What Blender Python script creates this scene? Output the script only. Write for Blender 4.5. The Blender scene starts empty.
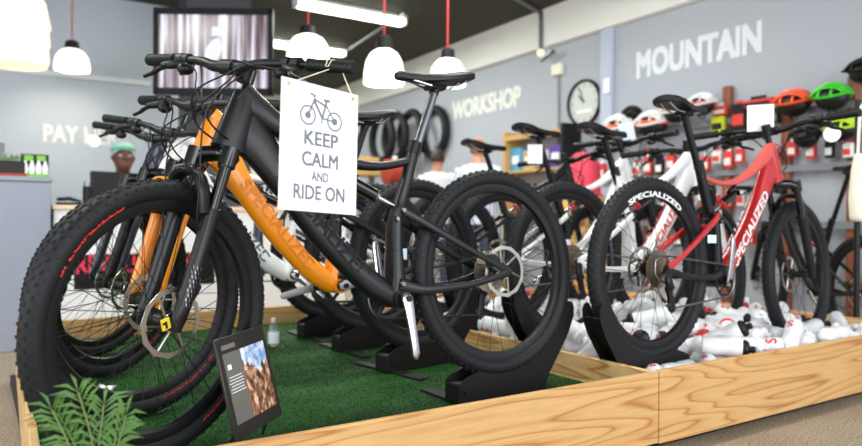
import bpy, bmesh, math, random
from mathutils import Vector, Matrix
random.seed(7)
PI = math.pi
COL = bpy.context.scene.collection
SC = bpy.context.scene
V = Vector
G = 0.19                      # height of the display platform's surface above the shop floor

# ------------------------------------------------------------------ camera, sky, lights, exposure
F_PX, PITCH, ROLL, YAW = 703.62, -0.00493, 0.00475, 0.99309
EYE = V((0, 0, 0.6275 + G))
FW = V((math.cos(YAW)*math.cos(PITCH), math.sin(YAW)*math.cos(PITCH), math.sin(PITCH)))
RT0 = V((math.sin(YAW), -math.cos(YAW), 0))
UP0 = RT0.cross(FW)
RT = RT0*math.cos(ROLL) + UP0*math.sin(ROLL)
UP = UP0*math.cos(ROLL) - RT0*math.sin(ROLL)
cd = bpy.data.cameras.new('camera'); cam = bpy.data.objects.new('camera', cd); COL.objects.link(cam)
cam.matrix_world = Matrix(((RT.x, UP.x, -FW.x, EYE.x), (RT.y, UP.y, -FW.y, EYE.y), (RT.z, UP.z, -FW.z, EYE.z), (0, 0, 0, 1)))
cd.sensor_width = 36; cd.lens = F_PX/862*36; cd.clip_start = 0.05
cd.dof.use_dof = True; cd.dof.focus_distance = 2.05; cd.dof.aperture_fstop = 2.1
SC.camera = cam
wd = bpy.data.worlds.new('daylight'); SC.world = wd; wd.use_nodes = True
wd.node_tree.nodes['Background'].inputs[0].default_value = (0.86, 0.93, 1.0, 1)
wd.node_tree.nodes['Background'].inputs[1].default_value = 1.0
def area(name, loc, target, sx, sy, power, col=(1, 1, 1)):
    l = bpy.data.lights.new(name, 'AREA'); l.shape = 'RECTANGLE'; l.size = sx; l.size_y = sy; l.energy = power; l.color = col
    o = bpy.data.objects.new(name, l); COL.objects.link(o); o.location = loc
    o.rotation_euler = (V(target) - V(loc)).to_track_quat('-Z', 'Y').to_euler()
    return o
# daylight through the shop front behind the photographer, and through the glazing on the counter side
area('shop_front_daylight', (2.0, -3.6, 2.1), (2.6, 4, 0.9), 7, 2.6, 250, (0.97, 0.98, 1))
area('side_daylight', (-3.9, 1.5, 2.0), (3, 4, 0.8), 5, 2.4, 120, (0.95, 0.98, 1))
SC.view_settings.view_transform = 'Standard'; SC.view_settings.look = 'None'
SC.view_settings.gamma = 1; SC.view_settings.use_curve_mapping = False
SC.view_settings.exposure = 0.35

# ------------------------------------------------------------------ materials
def srgb(r, g, b):
    f = lambda c: (c/255/12.92) if c/255 <= 0.04045 else ((c/255+0.055)/1.055)**2.4
    return (f(r), f(g), f(b), 1)
MATS = {}
def mat(name, col, rough=0.5, metal=0.0, noise=0.0, nscale=20, bump=0.0, coat=0.0, trans=0.0, emit=None, estr=0, alpha=1, spec=0.5, sss=0):
    if name in MATS: return MATS[name]
    m = bpy.data.materials.new(name); m.use_nodes = True; nt = m.node_tree; b = nt.nodes['Principled BSDF']
    b.inputs['Base Color'].default_value = col; b.inputs['Roughness'].default_value = rough; b.inputs['Metallic'].default_value = metal
    b.inputs['Coat Weight'].default_value = coat; b.inputs['Coat Roughness'].default_value = 0.15
    b.inputs['Transmission Weight'].default_value = trans; b.inputs['Alpha'].default_value = alpha
    b.inputs['Specular IOR Level'].default_value = spec
    if sss: b.inputs['Subsurface Weight'].default_value = sss
    if emit: b.inputs['Emission Color'].default_value = emit; b.inputs['Emission Strength'].default_value = estr
    if noise or bump:
        tc = nt.nodes.new('ShaderNodeTexCoord'); n = nt.nodes.new('ShaderNodeTexNoise')
        n.inputs['Scale'].default_value = nscale; n.inputs['Detail'].default_value = 5
        nt.links.new(tc.outputs['Object'], n.inputs['Vector'])
        if noise:
            mx = nt.nodes.new('ShaderNodeMix'); mx.data_type = 'RGBA'
            mx.inputs[6].default_value = tuple(c*(1-noise) for c in col[:3])+(1,)
            mx.inputs[7].default_value = tuple(min(1, c*(1+noise)) for c in col[:3])+(1,)
            nt.links.new(n.outputs['Fac'], mx.inputs[0]); nt.links.new(mx.outputs[2], b.inputs['Base Color'])
        if bump:
            bp = nt.nodes.new('ShaderNodeBump'); bp.inputs['Strength'].default_value = bump; bp.inputs['Distance'].default_value = 0.01
            nt.links.new(n.outputs['Fac'], bp.inputs['Height']); nt.links.new(bp.outputs['Normal'], b.inputs['Normal'])
    MATS[name] = m
    return m
def wood_mat(name, light, mid, dark, s=(0.6, 1, 7.5), bands=14.0, rough=0.45):
    m = bpy.data.materials.new(name); m.use_nodes = True; nt = m.node_tree; N = nt.nodes; L = nt.links; b = N['Principled BSDF']
    tc = N.new('ShaderNodeTexCoord'); mp = N.new('ShaderNodeMapping'); mp.inputs['Scale'].default_value = s
    n = N.new('ShaderNodeTexNoise'); n.inputs['Scale'].default_value = 0.9; n.inputs['Detail'].default_value = 2; n.inputs['Roughness'].default_value = 0.45
    mu = N.new('ShaderNodeMath'); mu.operation = 'MULTIPLY'; mu.inputs[1].default_value = bands
    fr = N.new('ShaderNodeMath'); fr.operation = 'FRACT'
    cr = N.new('ShaderNodeValToRGB'); e = cr.color_ramp.elements
    e[0].position = 0; e[0].color = light; e[1].position = 1; e[1].color = light
    for p, c in ((0.35, light), (0.74, mid), (0.85, dark), (0.93, mid)):
        x = e.new(p); x.color = c
    n2 = N.new('ShaderNodeTexNoise'); n2.inputs['Scale'].default_value = 60; n2.inputs['Detail'].default_value = 3
    mp2 = N.new('ShaderNodeMapping'); mp2.inputs['Scale'].default_value = (0.12, 1, 2.0)
    mx = N.new('ShaderNodeMix'); mx.data_type = 'RGBA'; mx.blend_type = 'MULTIPLY'; mx.inputs[0].default_value = 0.35
    L.new(tc.outputs['Object'], mp.inputs['Vector']); L.new(mp.outputs[0], n.inputs['Vector']); L.new(n.outputs['Fac'], mu.inputs[0]); L.new(mu.outputs[0], fr.inputs[0]); L.new(fr.outputs[0], cr.inputs[0])
    L.new(tc.outputs['Object'], mp2.inputs['Vector']); L.new(mp2.outputs[0], n2.inputs['Vector'])
    L.new(cr.outputs[0], mx.inputs[6]); L.new(n2.outputs['Fac'], mx.inputs[7]); L.new(mx.outputs[2], b.inputs['Base Color'])
    b.inputs['Roughness'].default_value = rough
    MATS[name] = m; return m
PLY = wood_mat('pine_plywood', srgb(221, 176, 116), srgb(212, 162, 100), srgb(182, 124, 68))
PLYY = wood_mat('pine_plywood_crosswise', srgb(240, 200, 140), srgb(226, 176, 112), srgb(186, 122, 62), s=(1, 0.6, 7.5))
POSTW = wood_mat('red_brown_wood', srgb(160, 92, 62), srgb(146, 80, 54), srgb(118, 62, 42), s=(4, 4, 0.6))
RUB = mat('black_rubber', srgb(25, 26, 29), 0.6, noise=0.2, nscale=60, spec=0.3)
RUBW = mat('side_wall_rubber', srgb(22, 23, 25), 0.5, spec=.3)
CARB = mat('matte_black_carbon', srgb(15, 16, 19), 0.40, coat=0.1, spec=.35)
GLOSSB = mat('gloss_black', srgb(9, 9, 11), 0.2, coat=0.4)
SATB = mat('satin_black', srgb(13, 13, 15), 0.45, spec=.35)
STANDB = mat('stand_black', srgb(20, 18, 18), 0.55, spec=.3)
ALU = mat('polished_alloy', srgb(205, 205, 208), 0.22, 1.0)
DALU = mat('grey_alloy', srgb(120, 120, 124), 0.35, 1.0)
STEEL = mat('rotor_steel', srgb(190, 186, 178), 0.3, 1.0)
GOLD = mat('cassette_steel', srgb(150, 138, 120), 0.35, 1.0)
ORANGE = mat('orange_paint', srgb(250, 150, 20), 0.28, coat=0.5)
DORANGE = mat('burnt_orange_graphic', srgb(216, 124, 24), 0.35)
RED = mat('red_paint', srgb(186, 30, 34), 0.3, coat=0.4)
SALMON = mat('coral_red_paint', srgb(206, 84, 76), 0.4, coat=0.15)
WHITE = mat('white_paint', srgb(232, 232, 232), 0.3, coat=0.4)
NAVY = mat('dark_blue_paint', srgb(34, 40, 58), 0.3, coat=0.5)
GREYP = mat('grey_paint', srgb(120, 118, 116), 0.35, coat=0.3)
WTXT = mat('white_lettering', srgb(238, 238, 238), 0.5)
RTXT = mat('red_lettering', srgb(224, 44, 30), 0.5)
GTXT = mat('grey_lettering', srgb(96, 100, 112), 0.5)
DTXT = mat('dark_graphic', srgb(30, 31, 34), 0.65, spec=.15)
PAPER = mat('white_card', srgb(244, 245, 248), 0.55)
YEL = mat('yellow_sticker', srgb(222, 200, 40), 0.5)

# ------------------------------------------------------------------ mesh building
class MB:
    def __init__(s): s.v = []; s.f = []; s.m = []
    def add(s, vs, fs, mi=0):
        o = len(s.v); s.v += [V(p) for p in vs]
        for f in fs: s.f.append([o+i for i in f]); s.m.append(mi)
        return s
    def loft(s, pts, sizes, n=10, side=(0, 1, 0), cap=True, mi=0, p=2.0, smooth=0):
        pts = [V(q) for q in pts]
        sizes = [(z, z) if not isinstance(z, (tuple, list)) else z for z in (sizes if isinstance(sizes, list) else [sizes]*len(pts))]
        if smooth: pts, sizes = catmull(pts, sizes, smooth)
        side = V(side); k = len(pts); rings = []
        for i in range(k):
            t = (pts[min(i+1, k-1)] - pts[max(i-1, 0)])
            t = t.normalized() if t.length > 1e-9 else V((0, 0, 1))
            a = side - t*side.dot(t)
            if a.length < 1e-3: a = V((1, 0, 0)) - t*t.x
            a.normalize(); b = t.cross(a)
            r = []
            for j in range(n):
                c, d = math.cos(2*PI*j/n), math.sin(2*PI*j/n)
                c = math.copysign(abs(c)**(2/p), c); d = math.copysign(abs(d)**(2/p), d)
                r.append(pts[i] + a*(c*sizes[i][0]) + b*(d*sizes[i][1]))
            rings += r
        fs = [[i*n+j, i*n+(j+1) % n, (i+1)*n+(j+1) % n, (i+1)*n+j] for i in range(k-1) for j in range(n)]
        if cap: fs += [list(range(n))[::-1], [(k-1)*n+j for j in range(n)]]
        return s.add(rings, fs, mi)
    def tube(s, pts, r, n=8, smooth=0, mi=0, side=(0.13, 0.97, 0.21)):
        return s.loft(pts, r, n, side, True, mi, 2.0, smooth)
    def box(s, c, d, M=None, mi=0, bev=0.0):
        c = V(c); x, y, z = d[0]/2, d[1]/2, d[2]/2
        if bev:
            b = min(bev, x*.9, y*.9, z*.9); o = []
            fs = [[0, 1, 2, 3, 4, 5, 6, 7][::-1]]
            prof = []
            for (zz, ins) in ((-z, b), (-z+b, 0), (z-b, 0), (z, b)):
                X, Y = x-ins, y-ins; q = b if ins == 0 else b*.6
                prof.append([(-X+q, -Y, zz), (X-q, -Y, zz), (X, -Y+q, zz), (X, Y-q, zz), (X-q, Y, zz), (-X+q, Y, zz), (-X, Y-q, zz), (-X, -Y+q, zz)])
            vs = [V(p) for r in prof for p in r]
            for i in range(3):
                for j in range(8): fs.append([i*8+j, i*8+(j+1) % 8, (i+1)*8+(j+1) % 8, (i+1)*8+j])
            fs.append([24+j for j in range(8)])
        else:
            vs = [V((sx*x, sy*y, sz*z)) for sz in (-1, 1) for sy in (-1, 1) for sx in (-1, 1)]
            fs = [[0, 2, 3, 1], [4, 5, 7, 6], [0, 1, 5, 4], [2, 6, 7, 3], [0, 4, 6, 2], [1, 3, 7, 5]]
        if M is not None: vs = [M @ p for p in vs]
        return s.add([p+c for p in vs], fs, mi)
    def prism(s, poly, y0, y1, mi=0, plane='xz'):
        n = len(poly)
        def P(a, b, y): return (a, y, b) if plane == 'xz' else ((a, b, y) if plane == 'xy' else (y, a, b))
        vs = [P(a, b, y0) for a, b in poly] + [P(a, b, y1) for a, b in poly]
        fs = [[i, (i+1) % n, n+(i+1) % n, n+i] for i in range(n)] + [list(range(n))[::-1], list(range(n, 2*n))]
        return s.add(vs, fs, mi)
    def lathe(s, prof, n=24, axis='z', c=(0, 0, 0), closed=False, mi=0, a0=0, a1=2*PI):
        c = V(c); k = len(prof); vs = []; full = abs(a1-a0-2*PI) < 1e-6; m = n if full else n+1
        for i in range(m):
            t = a0+(a1-a0)*i/n; cs, sn = math.cos(t), math.sin(t)
            for r, h in prof:
                if axis == 'z': p = V((r*cs, r*sn, h))
                elif axis == 'y': p = V((r*cs, h, r*sn))
                else: p = V((h, r*cs, r*sn))
                vs.append(c+p)
        fs = []
        kk = k if closed else k-1
        for i in range(n):
            for j in range(kk):
                a, b = i % m, (i+1) % m
                fs.append([a*k+j, b*k+j, b*k+(j+1) % k, a*k+(j+1) % k])
        return s.add(vs, fs, mi)
    def ball(s, c, r, n=12, m=8, mi=0, M=None):
        r = (r, r, r) if not isinstance(r, (tuple, list)) else r
        vs = []; c = V(c)
        for i in range(m+1):
            t = PI*i/m
            for j in range(n):
                p = V((r[0]*math.sin(t)*math.cos(2*PI*j/n), r[1]*math.sin(t)*math.sin(2*PI*j/n), r[2]*math.cos(t)))
                vs.append(c+(M @ p if M is not None else p))
        fs = [[i*n+j, i*n+(j+1) % n, (i+1)*n+(j+1) % n, (i+1)*n+j] for i in range(m) for j in range(n)]
        return s.add(vs, fs, mi)
    def text(s, body, size, M, mi=0, wscale=1.0, depth=0.002, bold=0.0, align='LEFT', fn=None, width=None):
        vs, fs = text_mesh(body, size, depth, bold, align)
        if width:
            x0 = min(p.x for p in vs); x1 = max(p.x for p in vs); wscale = width/(x1-x0)
        vs = [V((p.x*wscale, p.y, p.z)) for p in vs]
        if fn: vs = [fn(p) for p in vs]
        return s.add([M @ p for p in vs], fs, mi)
    def xform(s, M): s.v = [M @ p for p in s.v]; return s
    def mesh(s, name, angle=40):
        me = bpy.data.meshes.new(name); me.from_pydata([tuple(p) for p in s.v], [], s.f)
        for i, mi in enumerate(s.m): me.polygons[i].material_index = mi
        me.validate()
        bm = bmesh.new(); bm.from_mesh(me)
        bmesh.ops.remove_doubles(bm, verts=bm.verts, dist=1e-6)
        bmesh.ops.recalc_face_normals(bm, faces=bm.faces); bm.to_mesh(me); bm.free()
        for p in me.polygons: p.use_smooth = True
        me.set_sharp_from_angle(angle=math.radians(angle))
        return me
    def build(s, name, mats, parent=None, M=None, angle=40):
        me = s.mesh(name, angle)
        return link(name, me, mats, parent, M)
def catmull(pts, sizes, k):
    P, S = [], []; n = len(pts)
    for i in range(n-1):
        p0, p1, p2, p3 = pts[max(i-1, 0)], pts[i], pts[i+1], pts[min(i+2, n-1)]
        for j in range(k):
            t = j/k
            P.append(0.5*((2*p1)+(p2-p0)*t+(2*p0-5*p1+4*p2-p3)*t*t+(3*p1-p0-3*p2+p3)*t**3))
            S.append(tuple(sizes[i][q]*(1-t)+sizes[i+1][q]*t for q in (0, 1)))
    P.append(pts[-1]); S.append(sizes[-1])
    return P, S
_TC = {}
def text_mesh(body, size, depth, bold, align):
    k = (body, depth/size, bold, align)
    if k not in _TC:
        cu = bpy.data.curves.new('txt', 'FONT'); cu.body = body; cu.size = 1; cu.extrude = depth/size/2; cu.align_x = align; cu.resolution_u = 3
        o = bpy.data.objects.new('txt', cu); COL.objects.link(o)
        dg = bpy.context.evaluated_depsgraph_get(); dg.update()
        me = bpy.data.meshes.new_from_object(o.evaluated_get(dg))
        _TC[k] = ([v.co.copy() for v in me.vertices], [list(p.vertices) for p in me.polygons])
        bpy.data.objects.remove(o); bpy.data.curves.remove(cu); bpy.data.meshes.remove(me)
    vs, fs = _TC[k]
    if not bold: return [p*size for p in vs], fs
    V_, F_ = [], []                                    # heavier strokes: the letters laid over themselves a little to each side
    for q, (dx, dy) in enumerate(((-1, -.7), (1, -.7), (-1, .7), (1, .7), (0, 0), (-1, 0), (1, 0))):
        o_ = len(V_); V_ += [V((p.x+dx*bold, p.y+dy*bold, p.z*(1+.02*q)))*size for p in vs]; F_ += [[o_+i for i in f] for f in fs]
    return V_, F_
def link(name, me, mats, parent=None, M=None):
    o = bpy.data.objects.new(name, me); COL.objects.link(o)
    mats = mats if isinstance(mats, (list, tuple)) else [mats]
    while len(me.materials) < len(mats): me.materials.append(None)
    for i, m in enumerate(mats):
        o.material_slots[i].link = 'OBJECT'; o.material_slots[i].material = m
    if parent: o.parent = parent
    if M is not None: o.matrix_local = M
    return o
def tag(o, label, cat, group=None, kind=None):
    if label: o['label'] = label
    if cat: o['category'] = cat
    if group: o['group'] = group
    if kind: o['kind'] = kind
    return o
def thing(name, label, cat, M=None, group=None):
    o = bpy.data.objects.new(name, None); COL.objects.link(o); o.empty_display_size = 0.05
    if M is not None: o.matrix_world = M if isinstance(M, Matrix) else Matrix.Translation(M)
    return tag(o, label, cat, group)
def struct(name, mb, mats, angle=40):
    o = mb.build(name, mats, angle=angle); o['kind'] = 'structure'; return o
def copy_tree(o, M=None, label=None):
    c = o.copy(); COL.objects.link(c)
    if M is not None: c.matrix_world = M
    if label: c['label'] = label
    def rec(src, dst):
        for ch in src.children:
            d = ch.copy(); COL.objects.link(d); d.parent = dst
            rec(ch, d)
    rec(o, c)
    return c
T = Matrix.Translation
def R(a, ax): return Matrix.Rotation(a, 4, ax)
def ray(px, py): return FW + RT*((px-431)/F_PX) - UP*((py-223)/F_PX)
def at(px, py, d): return EYE + ray(px, py)*d
def on_plane(px, py, P, n):
    r = ray(px, py); t = (V(P)-EYE).dot(V(n))/r.dot(V(n)); return EYE + r*t
# ------------------------------------------------------------------ bicycles (local frame: rear hub at the origin, x forward, y to the rider's left side)
TH = math.radians(68); U = V((-math.cos(TH), 0, math.sin(TH)))
FH = V((1.17, 0, 0)); FOOT = FH + V((-math.sin(TH), 0, -math.cos(TH)))*0.048
BB = V((0.437, 0, -0.040)); HR = 0.365
CACHE = {}
def part(name, key, fn, mats, parent, M=None, angle=40):
    if key not in CACHE: CACHE[key] = fn().mesh(name, angle)
    return link(name, CACHE[key], mats, parent, M)
def tire_mb():
    b = MB(); r0, rt = 0.3345, 0.0275
    prof = [(r0+rt*math.cos(a)*1.0, rt*1.02*math.sin(a)) for a in [PI*(-0.80+1.6*i/12) for i in range(13)]]
    b.lathe([(0.309, -0.012)]+prof+[(0.309, 0.012)], 72, 'y', closed=True)
    n = 78
    for i in range(n):
        for (ph, off, dx, dy) in ((-62, .5, .0105, .0075), (-30, 0, .009, .007), (0, .5, .012, .008), (30, 0, .009, .007), (62, .5, .0105, .0075)):
            a = 2*PI*(i+off)/n; p = math.radians(ph)
            M = R(-a, 'Y') @ T((r0, 0, 0)) @ R(p, 'Z') @ T((rt+0.0004, 0, 0))
            hx, hy, hz = 0.0023, dy/2, dx/2
            vs = [M @ V(q) for q in ((-hx, -hy, -hz), (-hx, hy, -hz), (-hx, hy, hz), (-hx, -hy, hz), (hx, -hy*.75, -hz*.75), (hx, hy*.75, -hz*.75), (hx, hy*.75, hz*.75), (hx, -hy*.75, hz*.75))]
            b.add(vs, [[4, 5, 6, 7], [0, 1, 5, 4], [1, 2, 6, 5], [2, 3, 7, 6], [3, 0, 4, 7]])
    return b
def rim_mb():
    return MB().lathe([(0.312, -0.0145), (0.300, -0.0150), (0.286, -0.011), (0.281, 0), (0.286, 0.011), (0.300, 0.0150), (0.312, 0.0145)], 72, 'y', closed=True)
def spokes_mb():
    b = MB(); n = 28
    for i in range(n):
        s = 1 if i % 2 else -1; a = 2*PI*i/n; a2 = a + (0.55 if (i//2) % 2 else -0.55)
        p0 = V((0.284*math.cos(a), 0, 0.284*math.sin(a))); p1 = V((0.026*math.cos(a2+PI/2*(1 if (i//2) % 2 else -1)), s*0.028, 0.026*math.sin(a2+PI/2*(1 if (i//2) % 2 else -1))))
        b.tube([p0, p1], 0.0011, 4)
    return b
def hub_mb():
    return MB().lathe([(0.002, -0.068), (0.011, -0.068), (0.011, -0.05), (0.018, -0.036), (0.029, -0.032), (0.029, -0.027), (0.017, -0.020), (0.016, 0.020), (0.029, 0.027), (0.029, 0.032), (0.020, 0.036), (0.020, 0.050), (0.011, 0.054), (0.011, 0.068), (0.002, 0.068)], 20, 'y')
def rotor_mb():
    b = MB(); n = 24; k = 0.083
    for i in range(n):                       # scalloped braking ring
        a, a1 = 2*PI*i/n, 2*PI*(i+1)/n
        ro = lambda q: 0.090 + 0.002*math.cos(q*12)
        vs = []
        for q in (a, a1):
            for (r, y) in ((0.077, 0.0405), (ro(q), 0.0405), (ro(q), 0.0425), (0.077, 0.0425)): vs.append((r*math.cos(q), y, r*math.sin(q)))
        b.add(vs, [[j, (j+1) % 4, 4+(j+1) % 4, 4+j] for j in range(4)])
    for i in range(6):
        a = 2*PI*i/6; b.tube([(0.020*math.cos(a), .0415, 0.020*math.sin(a)), (0.045*math.cos(a+.35), .0415, 0.045*math.sin(a+.35)), (0.076*math.cos(a+.45), .0415, 0.076*math.sin(a+.45))], 0.0035, 6)
    b.lathe([(0.012, .039), (0.026, .039), (0.026, .044), (0.012, .044)], 20, 'y', closed=True)
    return b
def cassette_mb():
    b = MB()
    for i in range(9):
        r = 0.076 - 0.0062*i; y = -0.034 - 0.0036*i; n = 44
        pr = []
        for j in range(n):
            q = 2*PI*j/n; rr = r + (0.0018 if j % 2 else -0.0012); pr.append((rr*math.cos(q), rr*math.sin(q)))
        b.prism(pr, y-.001, y+.001)
    return b
def ring_text(body, r, h, a_mid, side, flip=False, y=0.0152, bold=0.02, width=None):
    """letters laid round a wheel on its face; side=+1 is the rider's left"""
    vs, fs = text_mesh(body, h, 0.0008, bold, 'CENTER')
    if width:
        w0 = max(p.x for p in vs)-min(p.x for p in vs); k = width/w0
    else: k = 1
    b = MB(); out = []
    for p in vs:
        x = p.x*k; rr = r + p.y; a = x/r
        # seen from the left side (+y towards the viewer) x forward runs to the left
        ang = a_mid + side*a
        out.append((rr*math.cos(ang), side*(y+p.z), rr*math.sin(ang)))
    return b.add(out, fs)
def crank_arm_mb(s):
    b = MB(); y = s*0.074
    b.loft([(0, y-s*.012, 0.018), (0, y-s*.006, 0), (0, y, -.03), (0, y+s*.006, -.09), (0, y+s*.010, -.15), (0, y+s*.010, -.172), (0, y+s*.010, -.188)],
           [(0.008, .012), (0.010, .020), (.0085, .0175), (.0075, .0145), (.0075, .0135), (.0075, .014), (.005, .007)], 12, p=3, smooth=3)
    return b
def crank_cap_mb(s):
    y = s*0.078
    return MB().lathe([(0.001, y+s*.008), (.009, y+s*.008), (.010, y-s*.004)], 16, 'y')
def chainring_mb():
    b = MB(); n = 64
    pr = [((0.069 + (0.002 if j % 2 else -0.0015))*math.cos(2*PI*j/n), (0.069 + (0.002 if j % 2 else -0.0015))*math.sin(2*PI*j/n)) for j in range(n)]
    o = [(0.057*math.cos(2*PI*j/n), 0.057*math.sin(2*PI*j/n)) for j in range(n)]
    y0, y1 = -.0525, -.0495
    vs = [(x, y, z) for y in (y0, y1) for (x, z) in pr+o]
    fs = []
    for j in range(n):
        k = (j+1) % n
        fs += [[j, k, n+k, n+j], [2*n+j, 3*n+j, 3*n+k, 2*n+k], [j, 2*n+j, 2*n+k, k], [n+j, n+k, 3*n+k, 3*n+j]]
    b.add(vs, fs)
    for i in range(5):
        a = 2*PI*i/5+.3; b.loft([(0.012*math.cos(a), -.051, .012*math.sin(a)), (0.060*math.cos(a), -.051, .060*math.sin(a))], [(.003, .009), (.003, .006)], 8)
    b.lathe([(0.02, -.070), (0.02, .070), (0.012, .070), (.012, -.070)], 18, 'y', closed=True)
    return b
def frame_mb(k=1.0):
    b = MB(); sc = lambda L: [(a*(.5+.5*k), c*k) for a, c in L]
    b.loft([FOOT+U*.495, FOOT+U*.55, FOOT+U*.61, FOOT+U*.665], sc([(.033, .050), (.032, .046), (.029, .041), (.026, .034)]), 16, p=2.4, mi=3)                         # head tube
    b.loft([(.905, 0, .520), (.845, 0, .440), (.775, 0, .325), (.70, 0, .212), (.61, 0, .105), (.525, 0, .020), (.452, 0, -.034)],
           [(.022, .075), (.026, .056), (.030, .038), (.030, .036), (.030, .036), (.033, .040), (.036, .036)], 16, p=2.6, smooth=5, mi=0)              # down tube
    b.loft([(.893, 0, .600), (.83, 0, .545), (.72, 0, .466), (.60, 0, .408), (.46, 0, .385), (.33, 0, .400), (.312, 0, .402)],
           sc([(.026, .046), (.026, .038), (.024, .025), (.021, .018), (.019, .014), (.018, .013), (.018, .012)]), 14, p=2.6, smooth=5, mi=1)              # top tube
    b.loft([(.306, 0, .448), (.325, 0, .405), (.352, 0, .335), (.385, 0, .262), (.412, 0, .205), (.424, 0, .12), (.4255, 0, .11)],
           [(.0185, .0185), (.0185, .019), (.019, .019), (.020, .021), (.034, .020), (.036, .021), (.036, .021)], 16, p=2.8, smooth=4, mi=2)
    b.loft([(.4255, 0, .11), (.432, 0, .03), (.437, 0, -.04)], [(.0365, .0215), (.040, .026), (.044, .040)], 16, p=2.8, smooth=4, mi=4)   # seat tube
    b.loft([(.437, -.046, -.040), (.437, .046, -.040)], [(.030, .030)]*2, 20, side=(1, 0, 0), mi=4)
    return b
def rear_mb():
    b = MB()
    for s in (1, -1):
        b.loft([(.442, s*.044, .006), (.395, s*.050, -.012), (.333, s*.058, -.024), (.18, s*.066, -.026), (.07, s*.070, -.014), (0, s*.072, 0)],
               [(.010, .020), (.010, .017), (.009, .014), (.008, .0115), (.007, .012), (.005, .018)], 12, p=3, smooth=4, mi=1)
        b.loft([(.400, s*.038, .238), (.340, s*.048, .200), (.224, s*.060, .127), (.10, s*.069, .052), (.012, s*.072, .006)],
               [(.008, .015), (.008, .013), (.0075, .011), (.007, .010), (.005, .016)], 12, p=3, smooth=4, mi=0)
    b.loft([(.31, -.048, .182), (.31, .048, .182)], [(.010, .012)]*2, 10, side=(1, 0, 0), mi=0)
    return b
def link_mb(s):
    b = MB()
    if 1:
        b.loft([(.375, s*.030, .232), (.40, s*.034, .238), (.428, s*.034, .215)], [(.005, .016), (.005, .020), (.005, .015)], 10, p=2.5, smooth=3)
    return b
def bolts_mb(s, q):
    b = MB()
    if 1:
        for (x, z, y) in (((.425, .212, .040), (.437, .006, .056), (.402, .238, .046))[q],):
            b.lathe([(0.001, s*(y+.004)), (.0065, s*(y+.004)), (.008, s*y), (.008, s*(y-.012))], 14, 'y', c=(x, 0, z))
    return b
def shock_mb():
    b = MB(); a, c = V((.585, 0, .352)), V((.372, 0, .234)); d = c-a
    b.loft([a, a+d*.06, a+d*.07, a+d*.52, a+d*.53], [(.010, .010), (.012, .012), (.021, .021), (.021, .021), (.014, .014)], 16)
    b.loft([a+d*.53, a+d*.92], .0095, 12, mi=1); b.loft([a+d*.90, c], .012, 12)
    b.loft([a+V((.0, 0, .03)), a+d*.3+V((.016, 0, .034))], .011, 10)
    b.lathe([(.013, -.018), (.013, .018)], 12, 'y', c=c); b.lathe([(.012, -.02), (.012, .02)], 12, 'y', c=a)
    b.loft([a+d*.50, a+d*.535], .0225, 16, mi=2)
    return b
def saddle_mb():
    xs = [(.045, .010, .692), (.052, .052, .696), (.075, .068, .697), (.11, .069, .694), (.15, .058, .688), (.20, .040, .684), (.25, .027, .683), (.30, .020, .686), (.335, .017, .688), (.351, .008, .686)]
    b = MB(); n = 16; rings = []
    for (x, w, z) in xs:
        th = .012 if .05 < x < .345 else .006
        for j in range(n):
            c, d = math.cos(2*PI*j/n), math.sin(2*PI*j/n)
            drop = -.30*(abs(c)*w)**1.5*1.6 - (0.010 if d < 0 else 0)
            rings.append((x, w*math.copysign(abs(c)**.8, c), z + th*d*(1 if d > 0 else .8) + drop))
    fs = [[i*n+j, i*n+(j+1) % n, (i+1)*n+(j+1) % n, (i+1)*n+j] for i in range(len(xs)-1) for j in range(n)] + [list(range(n))[::-1], [(len(xs)-1)*n+j for j in range(n)]]
    return b.add(rings, fs)
def rails_mb():
    b = MB()
    for s in (1, -1):
        b.tube([(.065, s*.022, .680), (.095, s*.024, .662), (.13, s*.024, .652), (.21, s*.022, .650), (.26, s*.016, .662), (.315, s*.008, .676)], .0038, 8, smooth=4)
    return b
def seatpost_mb():
    b = MB(); a, c = V((.345, 0, .352)), V((.196, 0, .648)); d = c-a
    b.loft([a, a+d*.98], .0152, 16)
    b.loft([(.165, 0, .650), (.225, 0, .650)], [(.028, .010)]*2, 10, p=3, mi=1)
    b.loft([a+d*.93, c+d*.02], [(.017, .017), (.020, .014)], 12, mi=1)
    return b
def collar_mb():
    a, c = V((.318, 0, .425)), V((.300, 0, .462)); return MB().loft([a, c], .0215, 18).box((.29, 0, .435), (.014, .016, .014))
def crown_mb():
    b = MB()
    b.loft([FOOT+U*.44, FOOT+U*.742], .0145, 14)                                   # steerer with its spacers
    c = FOOT+U*.462
    fwd = V((math.sin(TH), 0, math.cos(TH)))
    b.loft([c+fwd*.046+V((0, -.066, -.012)), c+fwd*.030+V((0, -.045, .006)), c+V((0, 0, .018)), c+fwd*.030+V((0, .045, .006)), c+fwd*.046+V((0, .066, -.012))],
           [(.024, .022), (.024, .020), (.026, .020), (.024, .020), (.024, .022)], 12, side=(1, 0, .4), p=2.6, smooth=5)
    for s in (1, -1): b.loft([FH+U*.425+V((0, s*.066, 0)), FH+U*.478+V((0, s*.066, 0))], .0235, 16)
    b.loft([FOOT+U*.478, FOOT+U*.498], .030, 18)
    return b
def stanchion_mb(s):
    return MB().loft([FH+U*.20+V((0, s*.066, 0)), FH+U*.47+V((0, s*.066, 0))], .0162, 16)
def lower_mb(s):
    y = s*.066
    b = MB().loft([FH+U*-.022+V((-.002, y, 0)), FH+U*.01+V((.002, y, 0)), FH+U*.05+V((0, y, 0)), FH+U*.20+V((0, y, 0)), FH+U*.295+V((0, y, 0)), FH+U*.305+V((0, y, 0))],
                  [(.008, .012), (.012, .022), (.018, .021), (.0205, .0215), (.0225, .0235), (.0205, .0205)], 16, smooth=3)
    return b
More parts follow.
